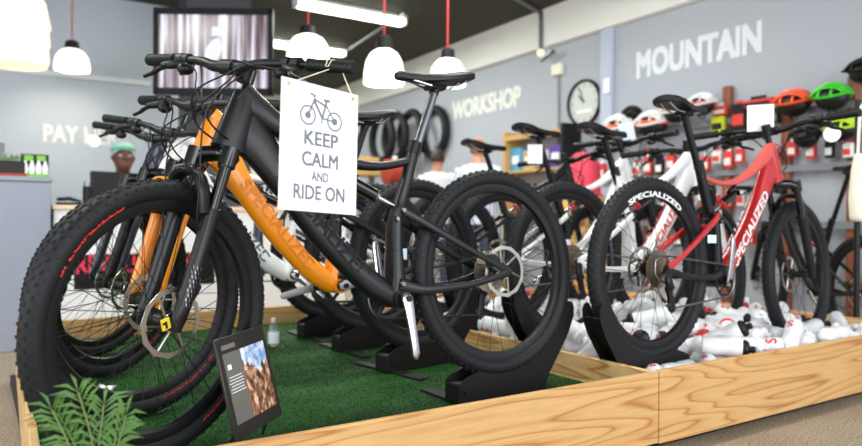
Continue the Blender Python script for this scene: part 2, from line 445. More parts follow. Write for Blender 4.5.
def arch_mb():
    b = MB(); f = V((.024, 0, .012))
    P = [FH+U*.285+V((0, -.066, 0))+f, FH+U*.338+V((0, -.060, 0))+f*1.6, FH+U*.376+V((0, -.038, 0))+f*2.0, FH+U*.384+f*2.2, FH+U*.376+V((0, .038, 0))+f*2.0, FH+U*.338+V((0, .060, 0))+f*1.6, FH+U*.285+V((0, .066, 0))+f]
    return b.loft(P, [(.016, .013), (.020, .013), (.024, .011), (.026, .010), (.024, .011), (.020, .013), (.016, .013)], 10, side=(1, 0, .3), smooth=4)
def fork_mark_mb(s):
    """slanted strokes of the pale graphic on the fork's lower leg"""
    b = MB()
    for i in range(9):
        u = .045 + i*.012; a0 = -0.5 + .05*i
        for k in range(3):
            an = a0 + k*.42 + (.15 if i % 2 else 0); r = .0222
            q = lambda uu, aa: FH + U*uu + V((0, s*.066, 0)) + V((0, s*math.cos(aa), 0))*r + V((math.sin(TH), 0, math.cos(TH)))*(r*math.sin(aa))
            b.add([q(u, an), q(u+.008, an+.12), q(u+.010, an+.26), q(u+.002, an+.16)], [[0, 1, 2, 3]])
    return b
def stem_mb():
    b = MB(); t = FOOT+U*.745
    b.loft([FOOT+U*.715, FOOT+U*.772], .0205, 16)
    b.loft([t, t+V((.055, 0, .006))], [(.017, .017), (.020, .018)], 14, p=2.6)
    b.loft([t+V((.062, -.024, .006)), t+V((.062, .024, .006))], .0215, 16, side=(1, 0, 0))
    return b
def bar_pts(w=.39):
    t = FOOT+U*.745+V((.062, 0, .006)); P = []
    for y, dx, dz in ((-w, -.050, .016), (-.24, -.030, .018), (-.12, -.010, .014), (-.06, 0, .002), (0, 0, 0), (.06, 0, .002), (.12, -.010, .014), (.24, -.030, .018), (w, -.050, .016)): P.append(t+V((dx, y, dz)))
    return P
def bar_mb():
    return MB().loft(bar_pts(), [(.0105, .0105)]*2+[(.013, .013), (.0158, .0158), (.0158, .0158), (.0158, .0158), (.013, .013)]+[(.0105, .0105)]*2, 12, side=(1, 0, 0), smooth=4)
def grip_mb(s):
    P = bar_pts(); a, c = (P[7], P[8]) if s > 0 else (P[1], P[0]); d = c-a; b = MB()
    b.loft([a+d*.10, a+d*.11, a+d*.16, a+d*.165, a+d*.96, a+d*.97, a+d*1.02, a+d*1.025], [(.012, .012), (.0185, .0185), (.0185, .0185), (.0160, .0160), (.0165, .0165), (.0185, .0185), (.0185, .0185), (.010, .010)], 14, side=(1, 0, 0))
    for i in range(10):
        q = a+d*(.20+.075*i); b.loft([q, q+d*.03], .0176, 12, side=(1, 0, 0))
    return b
def lever_mb(s):
    P = bar_pts(); a, c = (P[7], P[8]) if s > 0 else (P[1], P[0]); b = MB()
    q = a + (c-a)*-.12
    b.loft([q+V((0, -.012, 0)), q+V((0, .012, 0))], .0185, 14, side=(1, 0, 0))
    b.loft([q+V((.012, -s*.03, -.010)), q+V((.030, 0, -.018)), q+V((.038, s*.035, -.022))], [(.010, .011), (.013, .013), (.010, .011)], 10, side=(0, 0, 1), smooth=3)
    b.loft([q+V((.036, s*.012, -.020)), q+V((.054, s*.030, -.034)), q+V((.050, s*.062, -.046)), q+V((.060, s*.088, -.058))], [(.008, .008), (.0075, .009), (.0065, .008), (.006, .007)], 8, side=(0, 0, 1), smooth=4)
    return b
def shifter_mb(s):
    P = bar_pts(); a, c = (P[7], P[8]) if s > 0 else (P[1], P[0]); b = MB()
    q = a + (c-a)*-.32
    b.loft([q+V((0, -.010, 0)), q+V((0, .010, 0))], .0175, 14, side=(1, 0, 0))
    b.ball(q+V((.012, -s*.005, -.028)), (.024, .026, .018), 12, 8)
    b.loft([q+V((.0, 0, -.034)), q+V((-.012, s*.030, -.040)), q+V((-.016, s*.045, -.042))], [(.004, .007)]*3, 8, side=(0, 0, 1))
    return b
def hoses_mb():
    P = bar_pts(); b = MB(); h = FOOT+U*.60
    for s, k in ((1, .0), (-1, .0), (-1, .05), (1, .06)):
        a = P[7] if s > 0 else P[1]
        p0 = a+V((.03, -s*(.05+k), -.02))
        b.tube([p0, p0+V((.045, -s*.07, .004+k*.2)), V((p0.x+.06-k*.4, s*.06, p0.z-.02)), V((h.x+.120-k*.4, -s*.005, h.z+.06-k*.5)), V((h.x+.085, -s*.030, h.z-.02)), V((h.x+.02, -s*.034, h.z-.06))], .0026, 6, smooth=6)
    P2 = FH+U*.22+V((-.03, .088, 0))
    b.tube([P[7]+V((.03, -.08, -.02)), P[7]+V((.075, -.12, -.03)), V((h.x+.13, .06, h.z+.02)), FOOT+U*.42+V((.10, .085, 0)), FH+U*.30+V((.02, .094, 0)), P2, FH+U*.09+V((-.035, .07, 0))], .0024, 6, smooth=6)
    return b
def caliper_front_mb():
    c = FH+V((-.055, .052, .075)); b = MB().box(c, (.05, .030, .034), R(.9, 'Y'), bev=.006); b.loft([c+V((.0, .012, .01)), FH+U*.10+V((-.006, .060, 0))], [(.008, .012)]*2, 8); return b
def caliper_rear_mb():
    return MB().box((.062, .058, .045), (.052, .028, .034), R(-.5, 'Y'), bev=.006)
def sticker_mb():
    c = FH+V((.034, .062, .006)); return MB().box(c, (.026, .004, .030), R(.2, 'Y'), bev=.001).box(c+V((0, .0025, -.002)), (.006, .002, .018), R(.2, 'Y'), mi=1).box(c+V((.006, .0025, .002)), (.010, .002, .005), R(.2, 'Y'), mi=1)
def derailleur_mb():
    b = MB()
    b.loft([(.0, -.082, -.008), (-.012, -.090, -.045), (.012, -.088, -.075)], [(.010, .014), (.012, .017), (.010, .014)], 10, p=3, smooth=3)
    for y in (-.066, -.078): b.loft([(.014, y, -.068), (.040, y, -.155)], [(.0015, .014), (.0015, .012)], 8)
    for c in ((.014, 0, -.075), (.038, 0, -.148)): b.lathe([(.004, -.076), (.020, -.076), (.020, -.068), (.004, -.068)], 14, 'y', c=c, closed=True)
    return b
def chain_mb():
    b = MB(); y = -.051
    r = .068; top = [(BB.x, y, BB.z+r), (.05, y, .052), (0, y, .050)]
    fr = [(BB.x+r*math.cos(a), y, BB.z+r*math.sin(a)) for a in [PI/2-PI*i/10 for i in range(11)]]
    low = [(BB.x, y, BB.z-r), (.06, -.070, -.150), (.036, -.072, -.168), (.022, -.072, -.145), (.030, -.072, -.105), (.018, -.070, -.060), (-.02, y-.006, -.045), (-.045, y, -.02), (-.045, y, .03), (0, y, .050)]
    b.tube(top[::-1]+fr[1:-1]+low, .0042, 6, side=(0, 1, 0)); return b
def tube_letters(body, a, c, h, off, side, bold=.02, width=None):
    """letters along a tube's side, a->c read from left to right on that side"""
    a, c = V(a), V(c); x = (c-a).normalized(); n = V((0, side, 0)); y = n.cross(x)
    M = Matrix(((x.x, y.x, n.x, a.x), (x.y, y.y, n.y, a.y), (x.z, y.z, n.z, a.z), (0, 0, 0, 1))) @ T((0, -h*.35, off))
    return MB().text(body, h, M, bold=bold, depth=.0012, width=width or (c-a).length)
PIV = T((0, 0, HR))
def steerM(a): return PIV @ T(FOOT) @ Matrix.Rotation(a, 4, U) @ T(-FOOT)
BRAND = 'SPECIALIZED'
def make_bike(label, bx, by, head, lift, lean, steer, st, crank=0.0, group=None, post=0.0, saddle_shift=0.0, bar=(0, 0, 0)):
    ph = math.asin(lift/1.17)
    M0 = T((bx, by, HR+lift+G)) @ R(PI+head, 'Z') @ R(lean, 'X') @ R(ph, 'Y') @ T((0, 0, -HR))
    t = thing('mountain_bike', label, 'bicycle', M0, group)
    S = steerM(steer)
    # wheels
    fw = part('front_wheel', 'tire', tire_mb, RUB, t, S @ T(FH) @ R(.4, 'Y'))
    rw = part('rear_wheel', 'tire', tire_mb, RUB, t, PIV @ R(1.1, 'Y'))
    for w in (fw, rw):
        part('rim', 'rim', rim_mb, st.get('rim', SATB), w); part('spokes', 'spokes', spokes_mb, st.get('spoke', SATB), w)
        part('hub', 'hub', hub_mb, SATB, w); part('brake_rotor', 'rotor', rotor_mb, STEEL, w)
    part('cassette', 'cassette', cassette_mb, GOLD, rw)
    if st.get('tire_text'):
        for w, rot in ((fw, st['tire_text'][1]),):
            for q in (0, PI): part('tire_lettering', ('tt', st['tire_text'][0]), lambda: ring_text(BRAND, .3165, .019, 0, 1, y=.0240, width=.22, bold=.02), st['tire_text'][0], w, R(rot+q, 'Y'))
    if st.get('rim_text'):
        m, wd, h, w_ = st['rim_text']
        for w in ((rw,) if st['rim_text'][0] is WTXT else (fw, rw)):
            for sd in (1, -1):
                for q in (0,): part('rim_lettering', ('rt', wd, sd, h), lambda: ring_text(wd, .2865, h, 0, sd, width=w_, bold=.03), m, w, R(q+st.get('rim_rot', 0)-1.1, 'Y'))
    # frame
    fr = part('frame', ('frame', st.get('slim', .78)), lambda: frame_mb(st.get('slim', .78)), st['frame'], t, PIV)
    if st.get('letters'):
        for sd in (1, -1):
            a, c = ((.800, sd*.0, .372), (.545, 0, .036)) if sd > 0 else ((.545, 0, .036), (.800, 0, .372))
            part('frame_lettering', ('fl', sd), lambda: tube_letters(BRAND, a, c, .066, .0303, sd), st['letters'], fr)
    for s in (1, -1):
        for q in range(3): part('pivot_bolt', ('bolt', s, q), lambda: bolts_mb(s, q), DALU, fr)
        part('rocker_link', ('rlink', s), lambda: link_mb(s), st.get('link', SATB), t, PIV)
    part('rear_triangle', 'rear', rear_mb, st['rear'], t, PIV)
    part('rear_shock', 'shock', shock_mb, [GLOSSB, ALU, st.get('ring', RED)], t, PIV)
    sp = part('seatpost', 'post', seatpost_mb, [st.get('post', SATB), SATB], t, PIV @ T(V((-.15, 0, .296)).normalized()*post))
    part('seat_collar', 'collar', collar_mb, SATB, sp, T(-V((-.15, 0, .296)).normalized()*post))
    sa = part('saddle', 'saddle', saddle_mb, SATB, t, PIV @ T(V((-.15, 0, .296)).normalized()*post + V((saddle_shift, 0, 0))))
    part('saddle_rails', 'rails', rails_mb, st.get('rails', ALU), sa)
    # fork
    fk = part('fork', 'crown', crown_mb, GLOSSB, t, S)
    for s in (1, -1):
        part('stanchion', ('stan', s), lambda: stanchion_mb(s), st.get('stanchion', GLOSSB), fk)
        lo = part('lower_leg', ('low', s), lambda: lower_mb(s), st['fork'], fk)
        if st.get('forkmark'): part('leg_graphic', ('mark', s), lambda: fork_mark_mb(s), st['forkmark'], fk)
    part('fork_arch', 'arch', arch_mb, st['fork'], fk)
    ca = part('brake_caliper', 'calf', caliper_front_mb, SATB, fk)
    if st.get('sticker'): part('sticker', 'sticker', sticker_mb, [YEL, SATB], fk)
    # cockpit
    bc = bar_pts()[4]                                   # bar=(spacer height, extra stem reach, roll of the bar in the clamp)
    hb = part('handlebar', 'bar', bar_mb, st.get('bar', SATB), t, S @ T(U*bar[0]+V((bar[1], 0, 0))) @ T(bc) @ R(bar[2], 'X') @ T(-bc))
    part('stem', 'stem', stem_mb, st.get('stem', SATB), hb)
    for s in (1, -1):
        part('grip', ('grip', s), lambda: grip_mb(s), RUBW, hb); part('brake_lever', ('lev', s), lambda: lever_mb(s), SATB, hb); part('shifter', ('shf', s), lambda: shifter_mb(s), SATB, hb)
    if not st.get('bare'): part('brake_hose', 'hoses', hoses_mb, SATB, hb)
    # drivetrain
    cr = part('crankset', 'ring', chainring_mb, SATB, t, PIV @ T(BB) @ R(crank, 'Y'))
    for s in (1, -1):
        ar = part('crank_arm', ('arm', s), lambda: crank_arm_mb(s), st.get('crank', ALU), cr, None if s > 0 else R(PI, 'Y'))
        part('crank_bolt', ('cap', s), lambda: crank_cap_mb(s), SATB, cr, None if s > 0 else R(PI, 'Y'))
    part('chain', 'chain', chain_mb, DALU, t, PIV)
    part('rear_derailleur', 'der', derailleur_mb, SATB, t, PIV)
    part('rear_caliper', 'calr', caliper_rear_mb, SATB, t, PIV)
    return t
# ------------------------------------------------------------------ floor stand that grips a rear wheel
def cheek_mb(y):
    P = [(.195, -.445), (.195, -.372), (.185, -.362), (.165, -.352)]
    for i in range(13):
        a = math.radians(286 - (286-207)*i/12); P.append((.342*math.cos(a), .342*math.sin(a)))
    P += [(-.318, -.128), (-.332, -.124), (-.346, -.132), (-.352, -.150), (-.350, -.185), (-.322, -.245), (-.270, -.320), (-.222, -.385), (-.200, -.445)]
    return MB().prism(P, y-.0025, y+.0025)
def trough_mb():
    b = MB(); prof = [(.245, -.375)]
    ang = [280-(280-207)*i/12 for i in range(13)]
    pts = [(.19, -.385)] + [(.384*math.cos(math.radians(a)), .384*math.sin(math.radians(a))) for a in ang]
    vs = []; n = len(pts)
    for (x, z) in pts:
        k = math.hypot(x, z); ux, uz = x/k, z/k
        vs += [(x, -.036, z), (x, .036, z), (x+ux*.006, .036, z+uz*.006), (x+ux*.006, -.036, z+uz*.006)]
    fs = [[i*4+j, i*4+(j+1) % 4, (i+1)*4+(j+1) % 4, (i+1)*4+j] for i in range(n-1) for j in range(4)] + [[0, 1, 2, 3], [(n-1)*4+j for j in (3, 2, 1, 0)]]
    return b.add(vs, fs)
def foot_mb(x): return MB().box((x, 0, -.4415), (.055, .43, .006), bev=.002)
def block_mb(): return MB().box((.175, 0, -.408), (.045, .085, .068), bev=.006).lathe([(.001, -.05), (.007, -.05), (.007, .05), (.001, .05)], 12, 'y', c=(.175, 0, -.40))
def make_stand(label, bx, by, head, lift, group):
    M0 = T((bx, by, G+.001)) @ R(PI+head, 'Z')
    t = thing('bike_stand', label, 'bike stand', M0, group); P = T((0, 0, .4445))
    for y in (-.0405, .0405): part('side_plate', ('cheek', y), lambda: cheek_mb(y), STANDB, t, P)
    part('wheel_trough', 'trough', trough_mb, STANDB, t, P)
    for x in (.155, -.17): part('floor_bar', ('sfoot', x), lambda: foot_mb(x), STANDB, t, P)
    part('front_block', 'sblock', block_mb, STANDB, t, P)
    return t
STY = dict(
    black=dict(slim=1.0, frame=[CARB]*5, rear=[CARB, CARB], fork=CARB, forkmark=DALU, ring=DALU, tire_text=(RTXT, -1.25), rim_text=(DTXT, 'ROVAL', .016, .12), letters=DTXT, post=mat('dark_alloy_post', srgb(120, 120, 126), .3, .8), sticker=1, rim_rot=.2),
    orange=dict(frame=[ORANGE, ORANGE, SATB, ORANGE, ORANGE], rear=[SATB, SATB], fork=ORANGE, tire_text=(RTXT, -1.5), letters=DORANGE, crank=mat('dull_silver_crank', srgb(168, 168, 170), .5, .55)),
    white=dict(frame=[WHITE]*5, rear=[WHITE, WHITE], fork=SATB, letters=GTXT, tire_text=(RTXT, -1.2)),
    navy=dict(bare=1, frame=[NAVY]*5, rear=[NAVY, NAVY], fork=NAVY, letters=GTXT, tire_text=(RTXT, -1.2)),
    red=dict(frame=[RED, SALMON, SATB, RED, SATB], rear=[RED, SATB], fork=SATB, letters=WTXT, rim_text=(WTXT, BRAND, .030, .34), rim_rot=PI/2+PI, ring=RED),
    whiter=dict(frame=[WHITE]*5, rear=[WHITE, WHITE], fork=WHITE, letters=RTXT, rim_text=(GTXT, BRAND, .024, .30)),
    whiteb=dict(frame=[WHITE, WHITE, SATB, WHITE, WHITE], rear=[WHITE, WHITE], fork=SATB, letters=GTXT, ring=RED),
    dark=dict(frame=[CARB]*5, rear=[CARB, CARB], fork=SATB, letters=GTXT),
)
# ------------------------------------------------------------------ the room
def floor_mat():
    m = bpy.data.materials.new('exposed_aggregate_concrete'); m.use_nodes = True; nt = m.node_tree; N = nt.nodes; L = nt.links; b = N['Principled BSDF']
    tc = N.new('ShaderNodeTexCoord'); n1 = N.new('ShaderNodeTexNoise'); n1.inputs['Scale'].default_value = 120; n1.inputs['Detail'].default_value = 4
    n2 = N.new('ShaderNodeTexNoise'); n2.inputs['Scale'].default_value = 2.2; n2.inputs['Detail'].default_value = 4
    cr = N.new('ShaderNodeValToRGB'); e = cr.color_ramp.elements
    e[0].position = .35; e[0].color = srgb(106, 92, 78); e[1].position = .66; e[1].color = srgb(198, 182, 158)
    mx = N.new('ShaderNodeMix'); mx.data_type = 'RGBA'; mx.blend_type = 'MULTIPLY'; mx.inputs[0].default_value = .5
    c2 = N.new('ShaderNodeValToRGB'); c2.color_ramp.elements[0].color = (.55, .53, .5, 1); c2.color_ramp.elements[1].color = (1, 1, 1, 1); c2.color_ramp.elements[0].position = .3; c2.color_ramp.elements[1].position = .65
    bp = N.new('ShaderNodeBump'); bp.inputs['Strength'].default_value = .25; bp.inputs['Distance'].default_value = .004
    for n in (n1, n2): L.new(tc.outputs['Object'], n.inputs['Vector'])
    L.new(n1.outputs['Fac'], cr.inputs[0]); L.new(n2.outputs['Fac'], c2.inputs[0]); L.new(cr.outputs[0], mx.inputs[6]); L.new(c2.outputs[0], mx.inputs[7]); L.new(mx.outputs[2], b.inputs['Base Color'])
    L.new(n1.outputs['Fac'], bp.inputs['Height']); L.new(bp.outputs[0], b.inputs['Normal']); b.inputs['Roughness'].default_value = .55
    return m
def brick_wall_mat(name, col, s):
    m = bpy.data.materials.new(name); m.use_nodes = True; nt = m.node_tree; N = nt.nodes; L = nt.links; b = N['Principled BSDF']
    b.inputs['Base Color'].default_value = col; b.inputs['Roughness'].default_value = .6
    tc = N.new('ShaderNodeTexCoord'); sp = N.new('ShaderNodeSeparateXYZ'); cm = N.new('ShaderNodeCombineXYZ'); br = N.new('ShaderNodeTexBrick')
    br.inputs['Scale'].default_value = s; br.inputs['Mortar Size'].default_value = .012; br.inputs['Color1'].default_value = (1, 1, 1, 1); br.inputs['Color2'].default_value = (.85, .85, .85, 1); br.inputs['Mortar'].default_value = (0, 0, 0, 1)
    bp = N.new('ShaderNodeBump'); bp.inputs['Strength'].default_value = .35; bp.inputs['Distance'].default_value = .006
    L.new(tc.outputs['Object'], sp.inputs[0]); L.new(sp.outputs['Y'], cm.inputs['X']); L.new(sp.outputs['Z'], cm.inputs['Y']); L.new(cm.outputs[0], br.inputs['Vector']); L.new(br.outputs['Color'], bp.inputs['Height']); L.new(bp.outputs[0], b.inputs['Normal'])
    return m
WALLG = mat('pale_grey_paint', srgb(190, 199, 208), .7, noise=.03, nscale=1.5)
WALLM = brick_wall_mat('painted_blockwork_grey', srgb(175, 180, 190), 2.6)
WHITEW = mat('warm_white_plaster', srgb(246, 246, 240), .75)
CEIL = mat('dark_olive_ceiling', srgb(54, 54, 42), .85)
SLATE = mat('slate_paint', srgb(66, 68, 76), .7)
CNT = mat('counter_grey', srgb(142, 148, 164), .55, noise=.12, nscale=3)
HZ = 3.12
struct('floor', MB().box((1.5, 5, -.02), (13, 19, .04)), floor_mat())
struct('ceiling', MB().box((1.5, 7.0, HZ+.03), (13, 15, .06)), CEIL)
WA = math.radians(88.2); WD = V((math.cos(WA), math.sin(WA), 0)); WN = V((-math.sin(WA), math.cos(WA), 0)); WP = V((5.2, 2.7, 0))     # display wall: direction, inward normal, a point
WM = Matrix(((WD.x, WN.x, 0, WP.x), (WD.y, WN.y, 0, WP.y), (0, 0, 1, 0), (0, 0, 0, 1)))
def onwall(px, py, off=0.0):
    p = on_plane(px, py, WP+WN*off, WN); q = WM.inverted() @ p; return q       # x along the wall, y out of it, z up
o = struct('wall_display', MB().box((0, -.1, HZ/2), (20, .2, HZ)).xform(Matrix(((0, 1, 0, 0), (1, 0, 0, 0), (0, 0, 1, 0), (0, 0, 0, 1))) @ Matrix(((1, 0, 0, 0), (0, -1, 0, 0), (0, 0, 1, 0), (0, 0, 0, 1)))), WALLM)
o.matrix_world = T(WP) @ R(WA-PI/2, 'Z')
sof = onwall(599, 32.5); SZ = sof.z
struct('trim_bulkhead', MB().box((1.5, .04, (HZ+SZ)/2), (18, .08, HZ-SZ-.002)).xform(WM), WHITEW)
q0 = onwall(604, 60); q1 = onwall(615, 60)
struct('trim_pilaster', MB().box(((q0.x+q1.x)/2, .03, SZ/2), (abs(q0.x-q1.x), .04, SZ)).xform(WM), mat('pale_blue_paint', srgb(186, 195, 214), .6))
struct('wall_counter', MB().box((-.8, 8.1, HZ/2), (6.4, .2, HZ)), WALLG)
struct('trim_picture_rail', MB().box((-1.2, 7.985, 2.26), (5.6, .03, .05)), mat('white_rail', srgb(232, 234, 236), .5))
struct('wall_workshop', MB().box((3.2, 12.6, HZ/2), (7, .2, HZ)), mat('pale_olive_paint', srgb(206, 206, 188), .7))
struct('wall_side', MB().box((-4.1, 9, HZ/2), (.2, 8, HZ)), WALLG)
struct('trim_column', MB().box((1.965, 6.85, HZ/2), (.61, .3, HZ)), SLATE)
# painted words on the walls
def wall_word(body, px0, py0, px1, py1, pxt, pyt, bold, name, cond=1):
    a = onwall(px0, py0, .002); c = onwall(px1, py1, .002); t = onwall(pxt, pyt, .002)
    h = (t.z-a.z)/.70
    M = WM @ T((a.x, .004, a.z)) @ Matrix(((-1, 0, 0, 0), (0, 0, 1, 0), (0, 1, 0, 0), (0, 0, 0, 1)))
    b = MB().text(body, h, M, bold=bold, depth=.004, width=abs(c.x-a.x))
    return b
tag(wall_word('MOUNTAIN', 636, 78, 761.5, 51, 635, 53.5, .05, 'm').build('wall_lettering', mat('soft_white_lettering', srgb(226, 231, 238), .6)), 'white MOUNTAIN lettering painted on the grey display wall', 'lettering')
tag(wall_word('WORKSHOP', 453, 119.5, 521.5, 103.5, 452, 103, .045, 'w').build('wall_lettering', mat('cream_lettering', srgb(232, 234, 226), .5)), 'white WORKSHOP lettering on the grey wall past the clock', 'lettering')
def ywall(px, py, Y): return on_plane(px, py, V((0, Y, 0)), V((0, 1, 0)))
a = ywall(42.5, 141, 7.99); c = ywall(74, 138.5, 7.99)
M = T((a.x, 7.992, a.z)) @ R(PI/2, 'X')
tag(MB().text('PAY HERE', (ywall(42.5, 124, 7.99).z-a.z)/.70, M, bold=.035, depth=.004, width=(c.x-a.x)*8/2.9).build('wall_lettering', WTXT), 'white PAY HERE lettering on the pale wall above the cashier', 'lettering')
# ------------------------------------------------------------------ display platforms
X0, X1, X2, Y0, Y1 = .105, 2.014, 4.07, 1.62, 4.05
BT = G+.10
def board(name, x0, x1, y0, y1, z0, z1, parent, m): return MB().box(((x0+x1)/2, (y0+y1)/2, (z0+z1)/2), (x1-x0, y1-y0, z1-z0), bev=.0025).build(name, m, parent)
pl = thing('display_platform', 'low plywood display box lined with green turf under four bikes', 'platform', V((0, 0, 0)))
board('front_board', X0, X1-.005, Y0, Y0+.020, .04, BT, pl, PLY); board('back_board', X0+.078, X1-.022, Y1, Y1+.02, .04, BT, pl, PLY)
eb = board('end_board', -.0, .02, .0215, Y1-Y0-.0015, .04, BT, pl, PLYY); eb.matrix_local = T((X0, Y0, 0)) @ R(-.0314, 'Z'); board('partition_board', X1-.022, X1-.002, Y0+.0215, Y1, .04, BT-.001, pl, PLYY)
board('deck', X0+.10, X1-.0235, Y0+.0215, Y1-.0015, .05, G-.008, pl, SATB); board('plinth', X0+.05, X1-.05, Y0+.06, Y1-.06, 0, .05, pl, SATB)
pr = thing('display_platform', 'low plywood display box filled with loose water bottles', 'platform', V((0, 0, 0)))
board('front_board', X1, X2, Y0, Y0+.020, .035, BT+.003, pr, PLY); board('back_board', X1, X2-.022, Y1, Y1+.02, .04, BT, pr, PLY)
board('end_board', X2-.02, X2, Y0+.0215, Y1-.0015, .04, BT, pr, PLYY)
board('deck', X1+.0015, X2-.0215, Y0+.0215, Y1-.0015, .05, G, pr, PLYY); board('plinth', X1+.05, X2-.05, Y0+.06, Y1-.06, 0, .05, pr, SATB)
# artificial grass: a mat with short blades
TURF = mat('artificial_grass', srgb(31, 72, 26), .75, noise=.4, nscale=9, spec=.2)
b = MB().prism([(X0+.026, Y0+.022), (X1-.024, Y0+.022), (X1-.024, Y1-.003), (X0+.10, Y1-.003)], G-.0075, G-.002, plane='xy')
rg = random.Random(3)
for i in range(42000):
    y = Y0+.03 + (Y1-Y0-.06)*rg.random()**1.35; x = rg.uniform(X0+.03+.0314*(y-Y0), X1-.03); a = rg.uniform(0, 2*PI); h = rg.uniform(.004, .009); w = .0022
    dx, dy = math.cos(a)*w, math.sin(a)*w
    b.v += [V((x-dx, y-dy, G-.003)), V((x+dx, y+dy, G-.003)), V((x+rg.uniform(-.006, .006), y+rg.uniform(-.006, .006), G-.003+h))]
    n = len(b.v); b.f.append([n-3, n-2, n-1]); b.m.append(0)
me = bpy.data.meshes.new('artificial_turf'); me.from_pydata([tuple(p) for p in b.v], [], b.f)
tag(link('artificial_turf', me, TURF), 'dark green artificial turf covering the plywood box under the black and orange bikes', 'turf', kind='stuff')
# ------------------------------------------------------------------ bikes
GL, GR = 'bikes on the turf platform', 'bikes on the bottle platform'
make_bike('black carbon mountain bike with the white sign on its handlebar', 1.5646, 1.9701, .0472, .079, .076, .4435, STY['black'], 0.02, GL, saddle_shift=.004, bar=(-.012, .025, -.07))
make_bike('bright orange mountain bike standing behind the black one', 1.6002, 2.6347-.08, .1621, .075, .044, .20, STY['orange'], PI/2*1.08, GL, post=-.065, saddle_shift=.02, bar=(-.06, .025, -.10))
make_bike('white mountain bike with black fork behind the orange bike', 1.64, 3.05, .05, .079, .03, .62, STY['white'], .8, GL, post=-.05, bar=(-.085, 0, 0))
make_bike('dark blue mountain bike, last behind the white one on the turf', 1.65, 3.50, .04, .079, .03, .62, STY['navy'], 1.2, GL, post=-.05, bar=(-.06, 0, 0))
make_bike('red and black mountain bike standing in front on the bottle box', 2.2562, 1.8599, 3.1919, .0713, -.025, .09, STY['red'], 0.0, GR)
make_bike('white mountain bike with white fork directly behind the red one', 2.27, 2.35, 3.17, .075, -.02, .18, STY['whiter'], .5, GR, post=-.06, bar=(-.055, 0, 0))
make_bike('white mountain bike with black seat tube and fork, third from the box front', 2.27, 2.80, 3.16, .075, -.02, -.05, STY['whiteb'], 1.0, GR, post=-.01, bar=(.02, 0, 0))
make_bike('all black mountain bike, rearmost on the bottle box', 2.27, 3.28, 3.16, .075, -.02, .15, STY['dark'], 1.0, GR, post=-.05, bar=(-.05, 0, 0))
SG = 'black floor stands gripping rear wheels'
for lab, (x, y, h) in (('black floor stand under the rear wheel of the black bike', (1.5646, 1.9701, .0472)), ('black floor stand under the rear wheel of the orange bike', (1.6002, 2.5547, .1621)),
          ('black floor stand under the rear wheel of the white bike on turf', (1.64, 3.05, .05)), ('black floor stand under the rear wheel of the dark blue bike', (1.65, 3.50, .04)),
          ('black floor stand under the rear wheel of the red bike', (2.2562, 1.8599, 3.1919)), ('black floor stand under the white bike next to the red one', (2.27, 2.35, 3.17)),
          ('black floor stand under the third bike of the bottle box', (2.27, 2.80, 3.16)), ('black floor stand under the all black bike in the bottle box', (2.27, 3.28, 3.16))):
    make_stand(lab, x, y, h, .079, SG)
# ------------------------------------------------------------------ water bottles
BOTW = mat('milky_plastic', srgb(244, 244, 245), .35, trans=.1, spec=.4)
BOTC = mat('clear_milky_plastic', srgb(236, 238, 242), .3, trans=.2, spec=.4)
def bottle_mb():
    return MB().lathe([(.001, -.096), (.028, -.096), (.034, -.093), (.0365, -.086), (.0365, -.03), (.0345, -.022), (.0335, -.005), (.0345, .012), (.0365, .02), (.0365, .048), (.034, .056), (.0325, .060), (.001, .060)], 20, 'z')
def cap_mb():
    b = MB().lathe([(.001, .0602), (.0335, .0602), (.0345, .062), (.0345, .074), (.031, .080), (.020, .085), (.013, .087), (.013, .094), (.0145, .096), (.0135, .105), (.008, .108), (.001, .108)], 20, 'z')
    for i in range(14):
        a = 2*PI*i/14; b.box((.0345*math.cos(a), .0345*math.sin(a), .068), (.003, .003, .011), R(a, 'Z'))
    return b
def print_mb():
    vs, fs = text_mesh('S', .060, .0006, .03, 'CENTER'); out = []
    for p in vs:
        a = p.x/.037; r = .0367 + p.z; out.append((r*math.cos(a), r*math.sin(a), -.070 + p.y))
    return MB().add(out, fs)
